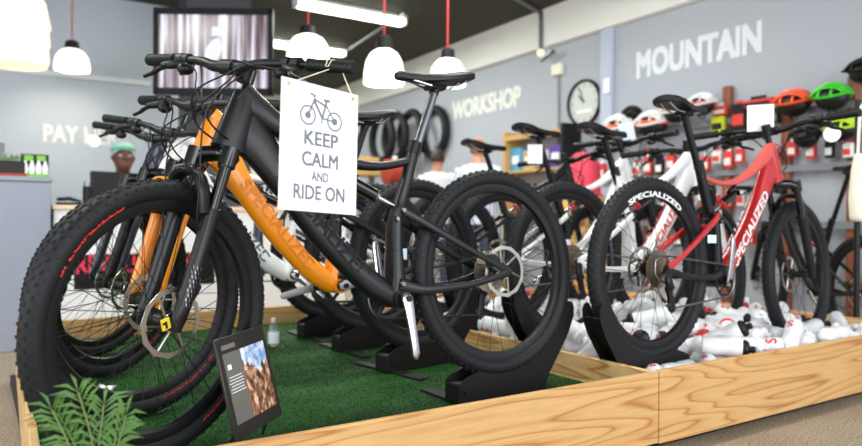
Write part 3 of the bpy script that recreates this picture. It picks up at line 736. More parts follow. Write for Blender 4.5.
BOTS = [(2.286,2.085,0.228,1.57,-0.9,-0.14),(2.312,1.781,0.228,1.57,-0.45,-1.52),(2.725,1.68,0.228,-1.57,0.45,-1.57),(2.856,2.429,0.228,1.58,2.24,0.19),(3.221,2.406,0.228,1.57,0.0,2.36),(3.193,1.68,0.228,1.57,0.45,1.57),(3.481,2.545,0.228,1.58,2.24,-0.39),(4.01,2.781,0.228,-1.57,0.45,0.0),(2.315,2.269,0.228,-1.57,-0.45,-1.53),(2.401,2.016,0.228,1.57,2.6,-0.39),(2.693,2.091,0.228,1.58,2.24,-0.27),(2.784,2.403,0.228,-1.57,0.0,0.19),(2.911,2.285,0.229,1.57,0.59,1.93),(3.403,2.039,0.228,1.57,0.45,2.42),(3.614,2.315,0.228,-1.56,-1.35,-0.9),(3.551,2.516,0.228,1.58,-2.24,-0.39),(2.179,2.205,0.228,1.58,-1.8,-0.01),(2.462,2.212,0.23,1.59,0.34,-0.0),(2.577,2.284,0.228,1.57,0.45,-0.3),(2.98,2.499,0.228,1.57,0.9,-0.72),(3.028,2.381,0.228,1.57,-0.45,-1.57),(3.274,2.268,0.228,1.57,0.9,0.79),(3.526,2.323,0.277,-1.93,0.26,1.56),(3.978,2.604,0.229,1.57,-2.57,0.54),(2.051,2.426,0.298,0.0,0.0,1.57),(2.242,2.543,0.296,1.69,-0.34,0.46),(2.65,2.409,0.245,-0.88,-1.28,-2.46),(2.958,2.588,0.228,1.57,0.0,2.42),(3.187,2.493,0.228,-1.57,0.9,-0.67),(2.909,2.265,0.316,0.23,-0.85,-0.9),(3.648,2.169,0.263,0.56,-1.1,1.06),(3.726,2.453,0.228,-1.56,1.35,0.27),(2.394,2.49,0.228,1.57,-0.45,-0.67),(2.471,2.657,0.235,1.44,1.02,0.1),(2.667,2.543,0.228,-1.56,-1.35,-0.23),(2.862,2.82,0.228,1.57,0.07,-0.83),(3.121,2.64,0.228,1.57,0.45,2.28),(3.284,2.684,0.228,1.57,0.45,2.3),(3.552,2.666,0.228,1.57,0.9,1.23),(3.693,2.846,0.228,1.57,0.9,-0.58),(2.052,3.035,0.231,1.52,0.83,-0.03),(2.491,2.89,0.255,1.1,-0.84,-1.12),(2.695,2.891,0.228,1.57,0.0,2.05),(2.818,2.881,0.228,1.57,0.45,2.32),(3.033,2.985,0.228,-1.57,0.9,-1.28),(3.171,2.833,0.278,0.87,0.82,-1.7),(3.77,3.012,0.252,-1.27,0.43,0.53),(4.01,3.0,0.228,-1.57,-0.0,3.14),(2.238,3.132,0.228,1.56,-1.35,-0.48),(2.406,2.947,0.228,-1.58,-1.8,-0.61),(3.123,3.15,0.228,1.57,-0.0,1.32),(3.299,3.138,0.229,1.57,0.25,2.75),(2.31,2.92,0.27,-0.71,-2.54,0.92),(2.631,3.394,0.228,1.57,0.9,1.88),(2.838,3.347,0.228,1.58,2.24,-0.15),(3.222,3.309,0.229,-1.58,1.93,-1.06),(3.956,3.19,0.228,-1.57,-0.45,2.42),(2.284,2.272,0.314,-1.35,-0.63,-1.62),(2.259,1.68,0.228,1.57,0.0,1.58),(2.528,2.084,0.234,-1.82,-1.22,-0.35),(2.844,1.751,0.228,-1.57,-0.45,-2.6),(3.192,1.81,0.228,1.57,-0.0,2.17),(3.408,1.711,0.228,1.57,-0.45,-1.16),(3.652,1.742,0.229,-1.57,-0.31,0.08),(3.913,1.756,0.228,-1.57,0.45,-2.68),(2.162,2.046,0.228,-1.57,0.45,-2.35),(2.317,2.01,0.31,-2.44,-1.33,-0.71),(2.649,2.26,0.228,-1.57,-0.9,-0.31),(2.802,1.98,0.228,1.57,0.45,1.26),(2.971,2.043,0.228,1.58,2.24,0.04),(3.204,2.009,0.245,1.24,-2.71,0.29),(3.631,2.036,0.228,-1.56,1.35,0.36),(3.774,2.055,0.228,-1.56,1.35,-0.93),(2.094,2.262,0.284,-2.52,0.33,1.21),(2.388,2.184,0.256,2.19,-0.69,-0.81),(2.572,2.303,0.301,-1.57,-0.89,0.34),(2.797,2.202,0.228,1.58,-1.8,0.34),(3.017,2.243,0.228,1.57,0.45,2.53),(3.371,2.288,0.266,0.43,1.07,2.4),(3.513,2.214,0.228,1.57,0.9,-2.21),(3.745,2.319,0.253,-2.0,-0.28,-1.19),(2.223,2.477,0.228,1.58,2.24,0.86),(2.517,2.46,0.273,-0.81,-0.71,-1.81),(2.76,2.61,0.228,-1.57,0.45,0.05),(2.896,2.547,0.301,1.55,-0.44,1.78),(3.099,2.514,0.228,-1.57,0.9,-0.76),(3.198,2.714,0.292,-1.97,-1.35,-1.06),(3.925,2.584,0.278,-0.68,0.72,-1.08),(3.928,2.514,0.254,-2.2,0.76,0.98),(2.14,2.717,0.236,1.7,0.22,1.61),(2.33,2.612,0.228,1.57,0.01,1.96),(2.583,2.597,0.228,1.57,-0.45,-0.62),(2.883,2.617,0.228,1.57,0.9,-0.72),(3.133,2.61,0.296,-2.17,-1.11,-1.32),(3.409,2.664,0.228,-1.57,0.9,-0.17),(3.556,2.755,0.27,-2.7,1.35,0.42),(3.714,2.722,0.228,1.57,0.0,-1.37),(2.286,3.052,0.228,-1.58,-1.8,-0.74),(2.677,3.065,0.284,2.7,0.55,0.17),(2.674,2.959,0.291,0.08,-0.04,1.23),(2.821,2.922,0.302,1.56,-0.0,0.96),(3.119,2.739,0.228,1.57,0.45,2.24),(3.228,2.984,0.228,-1.58,2.24,0.57),(3.665,3.124,0.228,1.57,2.69,0.36),(3.976,2.859,0.292,-1.82,-1.77,-0.22),(2.302,3.142,0.281,1.23,-0.46,-0.58),(2.622,3.158,0.228,1.57,0.93,0.85),(2.805,2.996,0.228,1.56,-1.26,1.63),(3.03,3.063,0.228,1.57,0.45,1.87),(3.413,3.107,0.289,-1.43,-2.21,-0.69),(2.22,3.411,0.228,-1.57,0.45,1.57),(2.418,3.411,0.233,1.3,1.34,1.31),(2.732,3.26,0.228,1.58,2.24,-0.33),(3.059,3.273,0.228,1.57,-0.0,0.93),(3.009,3.411,0.228,-1.57,-0.45,1.57),(3.104,3.337,0.262,-0.83,2.49,-0.72),(3.813,3.149,0.288,1.83,-1.23,0.86),(2.109,1.722,0.238,1.57,0.68,-0.89),(2.331,1.755,0.297,-1.51,-0.9,1.52),(2.644,1.864,0.228,1.57,-0.9,-1.8),(2.794,1.741,0.285,-1.66,-0.11,0.7),(3.014,1.725,0.228,1.58,1.8,-0.98),(3.097,1.741,0.298,-0.78,-1.22,-1.39),(3.774,2.265,0.302,1.61,0.65,-0.66),(3.833,1.746,0.228,-1.57,0.0,-2.68),(2.113,1.934,0.238,-0.43,-1.57,-2.66),(2.253,1.942,0.278,-0.75,0.79,2.26),(2.778,2.079,0.261,2.22,0.51,1.36),(2.797,1.903,0.228,-1.56,1.35,1.27),(2.972,1.874,0.228,-1.57,-0.45,2.2),(3.11,2.149,0.292,1.57,-0.0,-0.48),(3.969,1.805,0.242,1.39,-0.44,-2.56),(3.744,1.941,0.228,1.57,0.45,2.19),(2.115,2.189,0.275,0.97,-0.28,1.96),(2.48,1.952,0.279,-1.37,0.66,1.74),(2.673,2.346,0.301,-2.55,1.89,0.04),(2.893,2.127,0.228,1.56,1.35,0.02),(3.127,2.101,0.228,1.57,-0.0,2.65),(3.399,2.125,0.284,-0.58,-0.6,1.76),(3.522,2.1,0.251,1.11,2.59,0.19),(3.716,2.175,0.228,1.57,-0.45,-0.07),(2.164,2.455,0.302,1.77,-0.12,1.1),(2.404,2.69,0.302,-1.38,1.24,-0.85),(2.733,2.536,0.295,1.17,-2.22,-0.15),(2.907,2.404,0.288,1.5,1.82,0.17),(3.215,2.43,0.302,-1.53,-1.34,-1.77),(2.96,2.729,0.292,0.04,2.59,-0.63),(3.44,1.884,0.288,-0.58,-1.72,0.59),(3.944,2.264,0.228,1.57,0.45,-1.87),(2.088,2.504,0.237,1.57,-0.0,-2.54),(2.349,2.545,0.257,2.11,0.38,-0.82),(2.56,2.702,0.26,-0.78,2.37,-0.24),(2.901,2.68,0.299,-0.7,2.34,1.33),(3.321,2.595,0.248,1.18,2.64,-0.59),(3.405,2.426,0.256,2.73,1.05,-0.82),(3.529,2.537,0.296,1.68,-0.89,-0.64),(3.792,2.498,0.228,1.57,0.0,-2.89),(2.124,2.879,0.237,-1.47,0.0,1.59),(2.501,3.065,0.255,-1.88,-0.09,0.15),(2.832,3.043,0.288,-1.61,1.06,1.57),(2.852,3.092,0.344,-1.78,0.74,-1.44),(3.078,2.919,0.228,-1.57,-0.9,-1.29),(3.362,2.895,0.228,-1.57,-0.9,-1.13),(3.376,3.13,0.228,-1.58,-2.24,-0.39),(3.84,2.813,0.228,1.55,1.41,1.49),(2.474,3.197,0.262,-0.37,-2.19,0.61),(2.593,3.266,0.275,0.55,-0.97,-1.17),(2.768,3.138,0.229,1.57,-0.2,-0.35),(3.132,3.103,0.289,1.82,1.35,1.44),(3.56,2.891,0.228,-1.57,-0.9,-1.47),(2.118,3.359,0.266,1.01,-0.65,1.95),(2.632,3.335,0.277,-2.38,-0.32,-1.93),(2.778,3.208,0.301,-1.5,2.51,-0.04),(3.204,3.412,0.256,2.44,-0.94,0.8),(3.921,3.412,0.229,-1.57,0.31,1.57),(2.051,2.1,0.381,2.43,0.93,0.76),(2.28,1.906,0.343,1.93,1.87,-0.8),(2.455,1.728,0.235,1.42,-2.34,-0.7),(2.68,1.748,0.301,-1.58,0.01,-2.55),(2.973,1.697,0.317,-0.5,-2.11,0.93),(3.351,1.818,0.254,2.5,-1.01,0.27),(3.286,1.68,0.302,-1.57,0.0,1.57),(3.727,1.742,0.228,-1.58,-2.22,0.08),(2.089,2.17,0.345,-1.65,0.12,0.61),(2.45,2.169,0.303,1.49,0.28,2.5),(2.792,1.978,0.302,-1.57,0.0,1.92),(2.916,1.9,0.29,-1.34,2.89,-0.05),(3.115,1.909,0.228,-1.58,-2.24,-0.34),(3.336,2.081,0.256,-1.03,2.61,0.14),(3.526,1.98,0.254,-0.97,1.06,-1.01),(3.949,1.937,0.228,1.56,-1.35,-1.51),(2.051,2.0,0.278,0.01,2.24,1.58),(2.235,2.129,0.274,1.57,-0.44,-0.15),(2.668,2.197,0.294,-2.03,-1.12,-0.64),(2.992,1.905,0.301,-1.52,0.03,3.04),(3.073,2.161,0.228,1.57,-0.45,-0.48),(3.264,2.07,0.228,1.58,1.8,0.24),(3.433,2.278,0.309,1.82,0.2,0.23),(3.949,2.118,0.228,1.57,0.9,-0.9),(2.207,2.901,0.308,-1.81,0.55,1.08),(2.31,2.564,0.319,-2.43,1.14,-0.44),(2.908,2.494,0.361,-1.43,-0.01,1.76),(2.745,2.434,0.318,-0.51,-1.18,0.79),(3.081,2.284,0.295,1.29,-1.8,0.01),(3.184,2.52,0.302,-1.56,1.34,1.34),(3.261,2.227,0.291,-1.59,-1.8,0.79),(3.939,2.353,0.228,1.58,1.8,1.17),(2.118,2.621,0.237,1.57,-0.9,1.31),(2.312,2.687,0.228,1.56,1.34,-1.2),(2.691,2.757,0.252,-0.47,2.04,-2.1),(2.814,2.674,0.288,1.76,0.31,-2.57),(3.218,2.647,0.325,1.1,-0.26,-1.66),(3.386,2.524,0.283,1.45,0.45,1.99),(3.518,3.069,0.228,1.56,1.35,0.25),(3.874,2.452,0.274,1.04,-0.36,-1.66),(2.123,3.196,0.251,1.11,-2.21,-1.17),(2.592,3.076,0.304,-0.63,1.21,-1.71),(2.765,2.794,0.313,-2.0,0.59,-1.23),(3.112,2.89,0.292,-1.55,0.45,-1.26),(2.946,2.907,0.294,1.29,-1.49,0.91),(3.457,3.014,0.247,-0.55,1.98,1.38),(3.632,2.518,0.236,1.48,-0.0,2.77),(3.915,3.033,0.247,1.94,0.42,-0.36),(2.665,3.193,0.31,2.05,0.37,0.91),(3.238,3.164,0.27,-1.04,-0.34,-3.01),(3.696,3.41,0.228,1.57,-0.9,1.6),(3.682,3.289,0.228,1.57,0.9,-1.0),(3.793,3.108,0.228,1.57,0.45,-2.17),(2.17,3.066,0.288,1.21,-0.42,0.89),(2.826,3.412,0.317,1.18,0.12,-1.62),(2.717,3.331,0.291,-1.67,-0.44,-0.11),(2.948,3.251,0.228,-1.56,-1.35,0.59),(3.092,3.202,0.292,-1.6,-0.36,-1.81),(2.995,3.374,0.293,1.89,0.91,-0.87),(3.936,3.337,0.228,-1.56,1.35,-1.55),(2.589,1.749,0.3,1.61,-0.8,0.56),(2.304,1.68,0.302,-1.56,0.45,-1.56),(2.631,1.784,0.228,1.57,-0.45,-1.89),(2.827,1.902,0.316,-1.17,-0.15,-0.97),(2.963,1.781,0.255,-0.6,-1.2,1.2),(3.253,1.752,0.251,3.11,-1.19,0.22),(3.552,1.733,0.255,2.03,0.05,0.62),(3.811,1.907,0.262,-0.61,-2.3,1.61),(2.301,2.088,0.313,2.31,0.36,1.71),(2.694,2.253,0.352,1.79,0.16,-2.21),(2.618,1.983,0.252,-0.71,2.11,1.27),(2.801,2.236,0.301,1.59,2.71,-0.26),(3.075,1.847,0.302,-1.59,-0.9,-0.54),(3.139,1.983,0.303,-1.05,1.19,-1.17),(3.517,1.833,0.228,-1.56,1.35,1.42),(3.946,2.01,0.24,1.01,1.31,-2.04),(2.111,2.054,0.295,1.62,0.9,0.75),(2.356,2.196,0.331,-2.09,0.01,2.27),(2.588,2.061,0.298,1.54,0.05,-1.01),(2.829,2.39,0.345,1.3,0.53,1.86),(3.006,2.102,0.291,-1.53,2.23,0.02),(3.179,2.256,0.228,-1.57,-0.9,0.79),(3.507,2.033,0.303,-1.5,-0.49,-1.41),(3.841,2.202,0.248,0.78,1.26,-0.22),(2.169,2.51,0.36,-1.75,-0.33,-1.99),(2.561,2.763,0.305,-0.37,0.91,-2.71),(2.646,2.513,0.32,0.69,0.44,0.52),(3.0,2.399,0.301,-1.75,-0.87,0.27),(3.059,2.487,0.313,2.06,0.72,0.71),(2.9,2.139,0.302,-1.58,1.35,0.36),(3.751,2.645,0.288,0.24,1.73,-0.44),(4.011,2.408,0.263,-2.16,-0.19,0.13),(2.094,2.622,0.312,1.7,-0.56,0.44),(2.225,2.686,0.294,1.67,0.64,-1.12),(2.598,2.644,0.301,-1.57,0.12,2.42),(2.74,2.683,0.326,-0.39,-0.76,-1.84),(2.938,2.801,0.263,-2.92,-0.98,0.01),(3.41,2.469,0.335,-1.81,-0.04,2.33),(3.521,2.666,0.304,-0.79,1.2,-0.31),(3.869,2.695,0.228,1.57,0.0,-0.97),(2.132,3.002,0.268,0.31,1.08,2.81),(2.452,3.141,0.307,2.53,0.92,-0.62),(2.584,3.013,0.252,-0.93,2.29,0.74),(2.689,2.882,0.303,1.5,-0.34,1.55),(3.077,2.809,0.24,-1.34,2.7,-0.65),(2.986,3.054,0.301,1.62,2.23,-0.05),(3.474,3.294,0.287,-1.3,1.22,-0.7),(3.88,2.9,0.228,1.56,1.35,-1.4),(2.377,3.037,0.228,-1.58,-1.8,-0.68),(2.851,3.148,0.229,-1.57,-0.29,2.8),(3.408,3.338,0.262,-1.1,-0.62,1.62),(3.638,3.01,0.228,1.57,0.5,-2.46),(3.92,3.282,0.277,-0.87,-1.84,1.03),(2.312,3.411,0.326,1.27,-0.43,1.69),(2.451,3.365,0.295,-1.66,-0.2,1.61),(2.909,3.16,0.282,-0.78,-0.46,0.38),(2.78,3.313,0.362,1.61,-0.51,0.93),(2.894,3.279,0.302,1.57,0.02,0.79),(3.392,3.412,0.273,0.88,1.01,0.96),(3.8,3.214,0.228,-1.56,1.35,-1.63),(2.051,1.735,0.31,-2.58,-0.08,0.12),(2.491,2.099,0.299,1.62,0.08,2.52),(2.791,2.051,0.329,1.45,-0.73,-1.11),(2.71,1.828,0.331,-1.01,0.57,-2.34)]
# ------------------------------------------------------------------ bottles heaped in the second box
def make_bottle(kind):
    lab = {'w': 'milky white water bottle with pale cap lying in the bottle heap', 'k': 'milky white water bottle with black cap lying in the bottle heap', 'r': 'milky white water bottle with red cap lying in the bottle heap'}[kind]
    t = thing('water_bottle', lab, 'water bottle', V((0, 0, 0)), {'w': 'pale capped bottles in the heap', 'k': 'black capped bottles in the heap', 'r': 'red capped bottles in the heap'}[kind])
    part('body', 'botbody', bottle_mb, BOTC if kind == 'w' else BOTW, t)
    part('cap', 'botcap', cap_mb, {'w': mat('white_cap', srgb(235, 235, 238), .4), 'k': SATB, 'r': mat('red_cap', srgb(214, 44, 40), .4)}[kind], t)
    part('logo_print', 'botprint', print_mb, mat('red_print', srgb(206, 60, 62), .5), t)
    return t
PROTO = {}
rb = random.Random(2)
for (x, y, z, rx, ry, rz) in BOTS:
    if x < 2.5 and y < 1.82 and z > .255: continue          # keep the red bike's stand clear
    k = rb.choice('wwwwkkr' if rb.random() < .8 else 'wk')
    M = T((x, y, z)) @ R(rz, 'Z') @ R(ry, 'Y') @ R(rx, 'X') @ R(rb.uniform(0, 6.28), 'Z')
    if k not in PROTO: PROTO[k] = make_bottle(k); PROTO[k].matrix_world = M
    else: copy_tree(PROTO[k], M)
# ------------------------------------------------------------------ the sign on the handlebar
def frame_from(tl, tr, bl):
    x = (tr-tl).normalized(); n = x.cross((tl-bl).normalized()).normalized(); y = n.cross(x)
    return Matrix(((x.x, y.x, n.x, bl.x), (x.y, y.y, n.y, bl.y), (x.z, y.z, n.z, bl.z), (0, 0, 0, 1)))
TL, TR = at(281.5, 76, 1.50), at(358, 95.5, 1.665); r = ray(278, 209); BL = EYE + r*((TL-EYE).dot(TR-TL)/r.dot(TR-TL))
SM = frame_from(TL, TR, BL); sw, sh = (TR-TL).length, (TL-BL).length
sg = thing('hanging_sign', 'white KEEP CALM AND RIDE ON sign hanging from the black bike handlebar', 'sign', SM)
hole = [(.018, sh-.012), (sw-.018, sh-.012)]
MB().box((sw/2, sh/2, 0), (sw, sh, .003), bev=.001).build('sign_board', mat('sign_board_white', srgb(250, 250, 252), .5), sg)
for i, (wd, h, y) in enumerate((('KEEP', .045, .520), ('CALM', .045, .355), ('AND', .029, .242), ('RIDE ON', .045, .095))):
    wdt = (.44, .47, .22, .66)[i]*sw
    MB().text(wd, h, T((sw*.50, y*sh, .0018)), bold=.022, depth=.0006, align='CENTER', width=wdt).build('sign_lettering', mat('soft_grey_lettering', srgb(112, 115, 124), .5), sg)
ic = MB(); cx, cy, s_ = sw*.50, sh*.765, sw*.56
def ring2(x, y, r, w): return MB().lathe([(r-w, -.0003), (r+w, -.0003), (r+w, .0003), (r-w, .0003)], 32, 'z', c=(x, y, .0018), closed=True)
P2 = lambda u, v: V((cx+s_*u, cy+s_*v, .0018))
for u, v in ((-.31, -.04), (.31, -.07)):
    q = P2(u, v); r = ring2(q.x, q.y, .165*s_, .016*s_); ic.add(r.v, r.f); r = ring2(q.x, q.y, .035*s_, .03*s_); ic.add(r.v, r.f)
for pts, w in (([(-.31, -.04), (-.16, .28), (-.19, .34)], .020), ([(-.18, .25), (.02, -.05)], .026), ([(-.17, .27), (.14, .17)], .020), ([(.11, .27), (.02, -.05)], .022), ([(.02, -.05), (.31, -.07)], .016), ([(.31, -.07), (.13, .16)], .016), ([(.05, .29), (.19, .29)], .024), ([(-.27, .36), (-.14, .33)], .018), ([(.02, -.05), (.0, -.16)], .016)):
    ic.loft([P2(*p) for p in pts], [(w*s_, .0004)]*len(pts), 6, side=(0, 0, 1) if False else (1, 1, 0))
ic.build('bicycle_icon', mat('soft_grey_lettering', srgb(112, 115, 124), .5), sg)
string = MB(); inv = SM.inverted(); bpy.context.view_layer.update()
hbo = [o for o in bpy.data.objects if o.name == 'handlebar'][0]; bp_ = bar_pts()
gp = lambda f, dx, dz: inv @ (hbo.matrix_world @ (bp_[7].lerp(bp_[8], f)+V((dx, 0, dz))))
knot = [gp(.62, .0, .0195), gp(.42, .0, .0195)]
string.tube([(hole[0][0], hole[0][1], .003), gp(.50, -.0205, -.002), gp(.52, -.012, .016), gp(.54, .012, .016), gp(.55, .0205, -.002), gp(.60, .0205, -.002), gp(.62, .010, .017), gp(.64, -.012, .016), gp(.66, -.0205, -.002), (hole[1][0], hole[1][1], .003)], .0014, 6)
string.build('hanging_string', mat('cream_string', srgb(225, 215, 190), .8), sg)
for h in hole: MB().lathe([(.002, 0), (.0045, 0), (.0045, .0025), (.002, .0025)], 14, 'z', c=(h[0], h[1], .001), closed=True).build('eyelet', mat('brass_eyelet', srgb(205, 180, 120), .35, .8), sg)
# ------------------------------------------------------------------ information card leaning by the front wheel
BL, BR = at(236.5, 442.5, 1.81), at(282.5, 414.5, 2.055); D = (BR-BL)
r = ray(214, 340.5); d = (BL+D*0-EYE).dot(D)/r.dot(D); TL = EYE + r*d
CM = frame_from(TL, TL+D, BL); cw, ch = D.length, (TL-BL).length
cdm = thing('information_card', 'dark framed photo card leaning beside the black front wheel', 'display card', CM)
MB().box((cw/2, ch/2, -.004), (cw, ch, .008), bev=.0015).build('card_board', mat('card_black', srgb(42, 38, 36), .4), cdm)
MB().box((cw*.50, ch*.49, .0006), (cw*.84, ch*.70, .0012)).build('text_panel', mat('card_grey', srgb(104, 102, 96), .45), cdm)
def photo_mat():
    m = bpy.data.materials.new('printed_mountain_photo'); m.use_nodes = True; nt = m.node_tree; N = nt.nodes; L = nt.links; b = N['Principled BSDF']; b.inputs['Roughness'].default_value = .4
    tc = N.new('ShaderNodeTexCoord'); sp = N.new('ShaderNodeSeparateXYZ'); L.new(tc.outputs['Generated'], sp.inputs[0])
    n = N.new('ShaderNodeTexNoise'); n.inputs['Scale'].default_value = 7; n.inputs['Detail'].default_value = 6; L.new(tc.outputs['Generated'], n.inputs['Vector'])
    rk = N.new('ShaderNodeValToRGB'); e = rk.color_ramp.elements; e[0].position = .38; e[0].color = srgb(70, 44, 34); e[1].position = .62; e[1].color = srgb(224, 190, 160); x = e.new(.5); x.color = srgb(150, 98, 70)
    sk = N.new('ShaderNodeValToRGB'); e = sk.color_ramp.elements; e[0].position = .4; e[0].color = srgb(110, 160, 220); e[1].position = .62; e[1].color = srgb(232, 238, 246)
    L.new(n.outputs['Fac'], rk.inputs[0]); L.new(n.outputs['Fac'], sk.inputs[0])
    ma = N.new('ShaderNodeMath'); ma.operation = 'MULTIPLY_ADD'; ma.inputs[1].default_value = .5; L.new(n.outputs['Fac'], ma.inputs[0]); L.new(sp.outputs['Y'], ma.inputs[2])
    ax = N.new('ShaderNodeMath'); ax.operation = 'SUBTRACT'; ax.inputs[1].default_value = .62; L.new(sp.outputs['X'], ax.inputs[0])
    ab = N.new('ShaderNodeMath'); ab.operation = 'ABSOLUTE'; L.new(ax.outputs[0], ab.inputs[0])
    m3 = N.new('ShaderNodeMath'); m3.operation = 'MULTIPLY_ADD'; m3.inputs[1].default_value = -.35; L.new(ab.outputs[0], m3.inputs[0]); L.new(ma.outputs[0], m3.inputs[2])
    gt = N.new('ShaderNodeMath'); gt.operation = 'GREATER_THAN'; gt.inputs[1].default_value = .86; L.new(m3.outputs[0], gt.inputs[0])
    mx = N.new('ShaderNodeMix'); mx.data_type = 'RGBA'; L.new(gt.outputs[0], mx.inputs[0]); L.new(rk.outputs[0], mx.inputs[6]); L.new(sk.outputs[0], mx.inputs[7]); L.new(mx.outputs[2], b.inputs['Base Color'])
    return m
MB().box((cw*.665, ch*.49, .0016), (cw*.50, ch*.70, .0012)).build('printed_photo', photo_mat(), cdm)
tl = MB()
for i in range(6): tl.box((cw*(.235+.012*(i % 2)), ch*(.60-.03*i), .0014), (cw*(.24+.02*(i % 3)), ch*.008, .0006))
tl.build('text_lines', WTXT, cdm)
MB().box((cw*.16, ch*.70, .0014), (cw*.07, ch*.05, .0006)).build('small_emblem', WTXT, cdm)
MB().box((cw*.22, ch*.90, .0004), (cw*.26, ch*.045, .0008)).build('heading_strip', mat('card_heading', srgb(112, 108, 104), .5), cdm)
for fx in (.12, .88):
    foot = CM.inverted() @ (lambda q: V((q.x, q.y, G+.003)))(CM @ V((cw*fx, 0, -.05)))
    MB().tube([(cw*fx, ch*.45, -.011), (cw*fx, ch*.10, -.014), foot], .0035, 8).build('support_leg', SATB, cdm)
# ------------------------------------------------------------------ palm in front of the platform
LEAF = mat('palm_green', srgb(74, 116, 42), .5, noise=.35, nscale=12); STEMG = mat('palm_stem', srgb(104, 124, 60), .5)
pp = at(98, 480, 1.40); pot0 = V((pp.x, min(pp.y, Y0-.11), 0))
pa = thing('potted_palm', 'small green parlour palm in a pot before the black front wheel', 'plant', pot0)
MB().lathe([(.001, 0), (.065, 0), (.085, .15), (.092, .15), (.092, .175), (.080, .175), (.076, .155), (.001, .155)], 24, 'z').build('pot', mat('brown_pot', srgb(92, 62, 48), .6), pa)
MB().lathe([(.001, .158), (.075, .156)], 20, 'z').build('soil', mat('potting_soil', srgb(50, 38, 30), .9), pa)
rp = random.Random(4)
for k, (tx, ty) in enumerate(((52, 410), (78, 392), (104, 404), (126, 416), (66, 428), (116, 432))):
    tip = at(tx, ty, 1.36+.03*(k % 3)) - pot0; root = V((rp.uniform(-.02, .02), rp.uniform(-.02, .02), .155)); mid = root.lerp(tip, .5) + V((0, 0, .05))
    fr = MB(); pts = [root, mid, tip]; P, S = catmull(pts, [(.002, .002)]*3, 7)
    st = MB().tube(P, .0018, 6).build('stem', STEMG, pa)
    lf = MB(); n = len(P)
    for i in range(7, n):
        t = (P[min(i+1, n-1)]-P[i-1]).normalized(); side = t.cross(V((0, -.35, 1))).normalized(); up = side.cross(t)
        for s in ((1, -1) if i < n-1 else (1, -1, 0)):
            L_ = .064*(1-.35*abs(i-(n-4))/6)*rp.uniform(.85, 1.15); dr = (side*s*.85 + t*(.75 if s else 1) + V((0, 0, rp.uniform(-.25, .15)))).normalized()
            a = P[i]; m1 = a+dr*L_*.45+V((0, 0, .004)); e = a+dr*L_ - V((0, 0, .010)); wv = dr.cross(up).normalized()*.0036
            lf.add([a, m1+wv, e, m1-wv, m1+V((0, 0, -.0022)), a+dr*L_*.2-V((0, 0, .001))], [[0, 1, 4, 5], [1, 2, 4], [0, 5, 4, 3], [3, 4, 2]])
    lf.build('frond', LEAF, pa)
# small things on the turf
p = on_plane(273.5, 345.5, V((0, 0, G)), V((0, 0, 1))); sb = thing('small_bottle', 'small clear bottle with white label standing on the turf', 'bottle', V((p.x, p.y, G+.001)))
MB().lathe([(.001, 0), (.024, 0), (.026, .004), (.026, .085), (.018, .100), (.011, .106), (.011, .115), (.001, .115)], 20, 'z').build('glass_body', mat('clear_plastic', srgb(225, 230, 230), .1, trans=.8), sb)
MB().lathe([(.0265, .012), (.0268, .013), (.0268, .068), (.0265, .069)], 20, 'z').build('paper_label', PAPER, sb)
MB().lathe([(.001, .134), (.012, .134), (.013, .115), (.001, .115)], 16, 'z').build('cap', mat('clear_cap', srgb(215, 215, 215), .3), sb)
p = on_plane(101, 392, V((0, 0, G)), V((0, 0, 1))); b = MB(); n = 9; rp = random.Random(8)
hgt = [[rp.uniform(.002, .022) for _ in range(6)] for _ in range(n)]
vs = [(i*.012-.048+rp.uniform(-.003, .003), j*.009-.022+rp.uniform(-.003, .003), hgt[i][j]) for i in range(n) for j in range(6)]
vs += [(v[0], v[1], max(.0, v[2]-.0015)) for v in vs]
q = n*6; fs = [[i*6+j, (i+1)*6+j, (i+1)*6+j+1, i*6+j+1] for i in range(n-1) for j in range(5)]; fs += [[q+k for k in f][::-1] for f in fs]
b.add(vs, fs); o = b.build('crumpled_paper', PAPER, angle=20); o.matrix_world = T((p.x, p.y, G+.002)) @ R(-.6, 'Z'); tag(o, 'crumpled white paper lying on the turf below the orange front wheel', 'paper')
# ------------------------------------------------------------------ counter and cash desk
ct = thing('counter', 'tall plain grey counter block behind the front wheel', 'counter', V((-.3, 5.3, 0)))
MB().box((0, 0, .52), (1.42, .66, 1.04), bev=.004).build('body', CNT, ct); MB().box((0, 0, 1.055), (1.44, .68, .03), bev=.004).build('top', CNT, ct)
YD = 5.0
dk = thing('cash_desk', 'white cash desk with pale wooden top beside the grey counter', 'desk', V((1.45, YD+.35, 0)))
MB().box((0, -.08, .435), (2.04, .50, .87), bev=.003).build('body', mat('desk_white', srgb(236, 236, 238), .5), dk)
MB().box((0, -.08, .885), (2.06, .54, .03), bev=.003).build('top', mat('pale_wood_top', srgb(226, 196, 164), .45), dk)
a = ywall(74, 249, YD+.018); c = ywall(206, 284, YD+.018)
bn = thing('banner', 'black banner with red and white lettering on the white desk front', 'banner', V((a.x, YD+.018, c.z)))
bw, bh = c.x-a.x+.06, .225
MB().box((bw/2, .004, bh/2), (bw, .006, bh)).build('banner_cloth', SATB, bn)
xl = ywall(75, 272, YD+.018).x-a.x; xr = ywall(200, 272, YD+.018).x-a.x
MB().text('REVALUATION', .165, T((xl, .001, .105)) @ R(PI/2, 'X'), bold=.03, depth=.001, width=xr-xl).build('banner_lettering', mat('pink_red_lettering', srgb(228, 52, 84), .5), bn)
MB().text('BIKES', .125, T((xr-.42, .001, .012)) @ R(PI/2, 'X'), bold=.03, depth=.001, width=.41).build('banner_lettering', WTXT, bn)
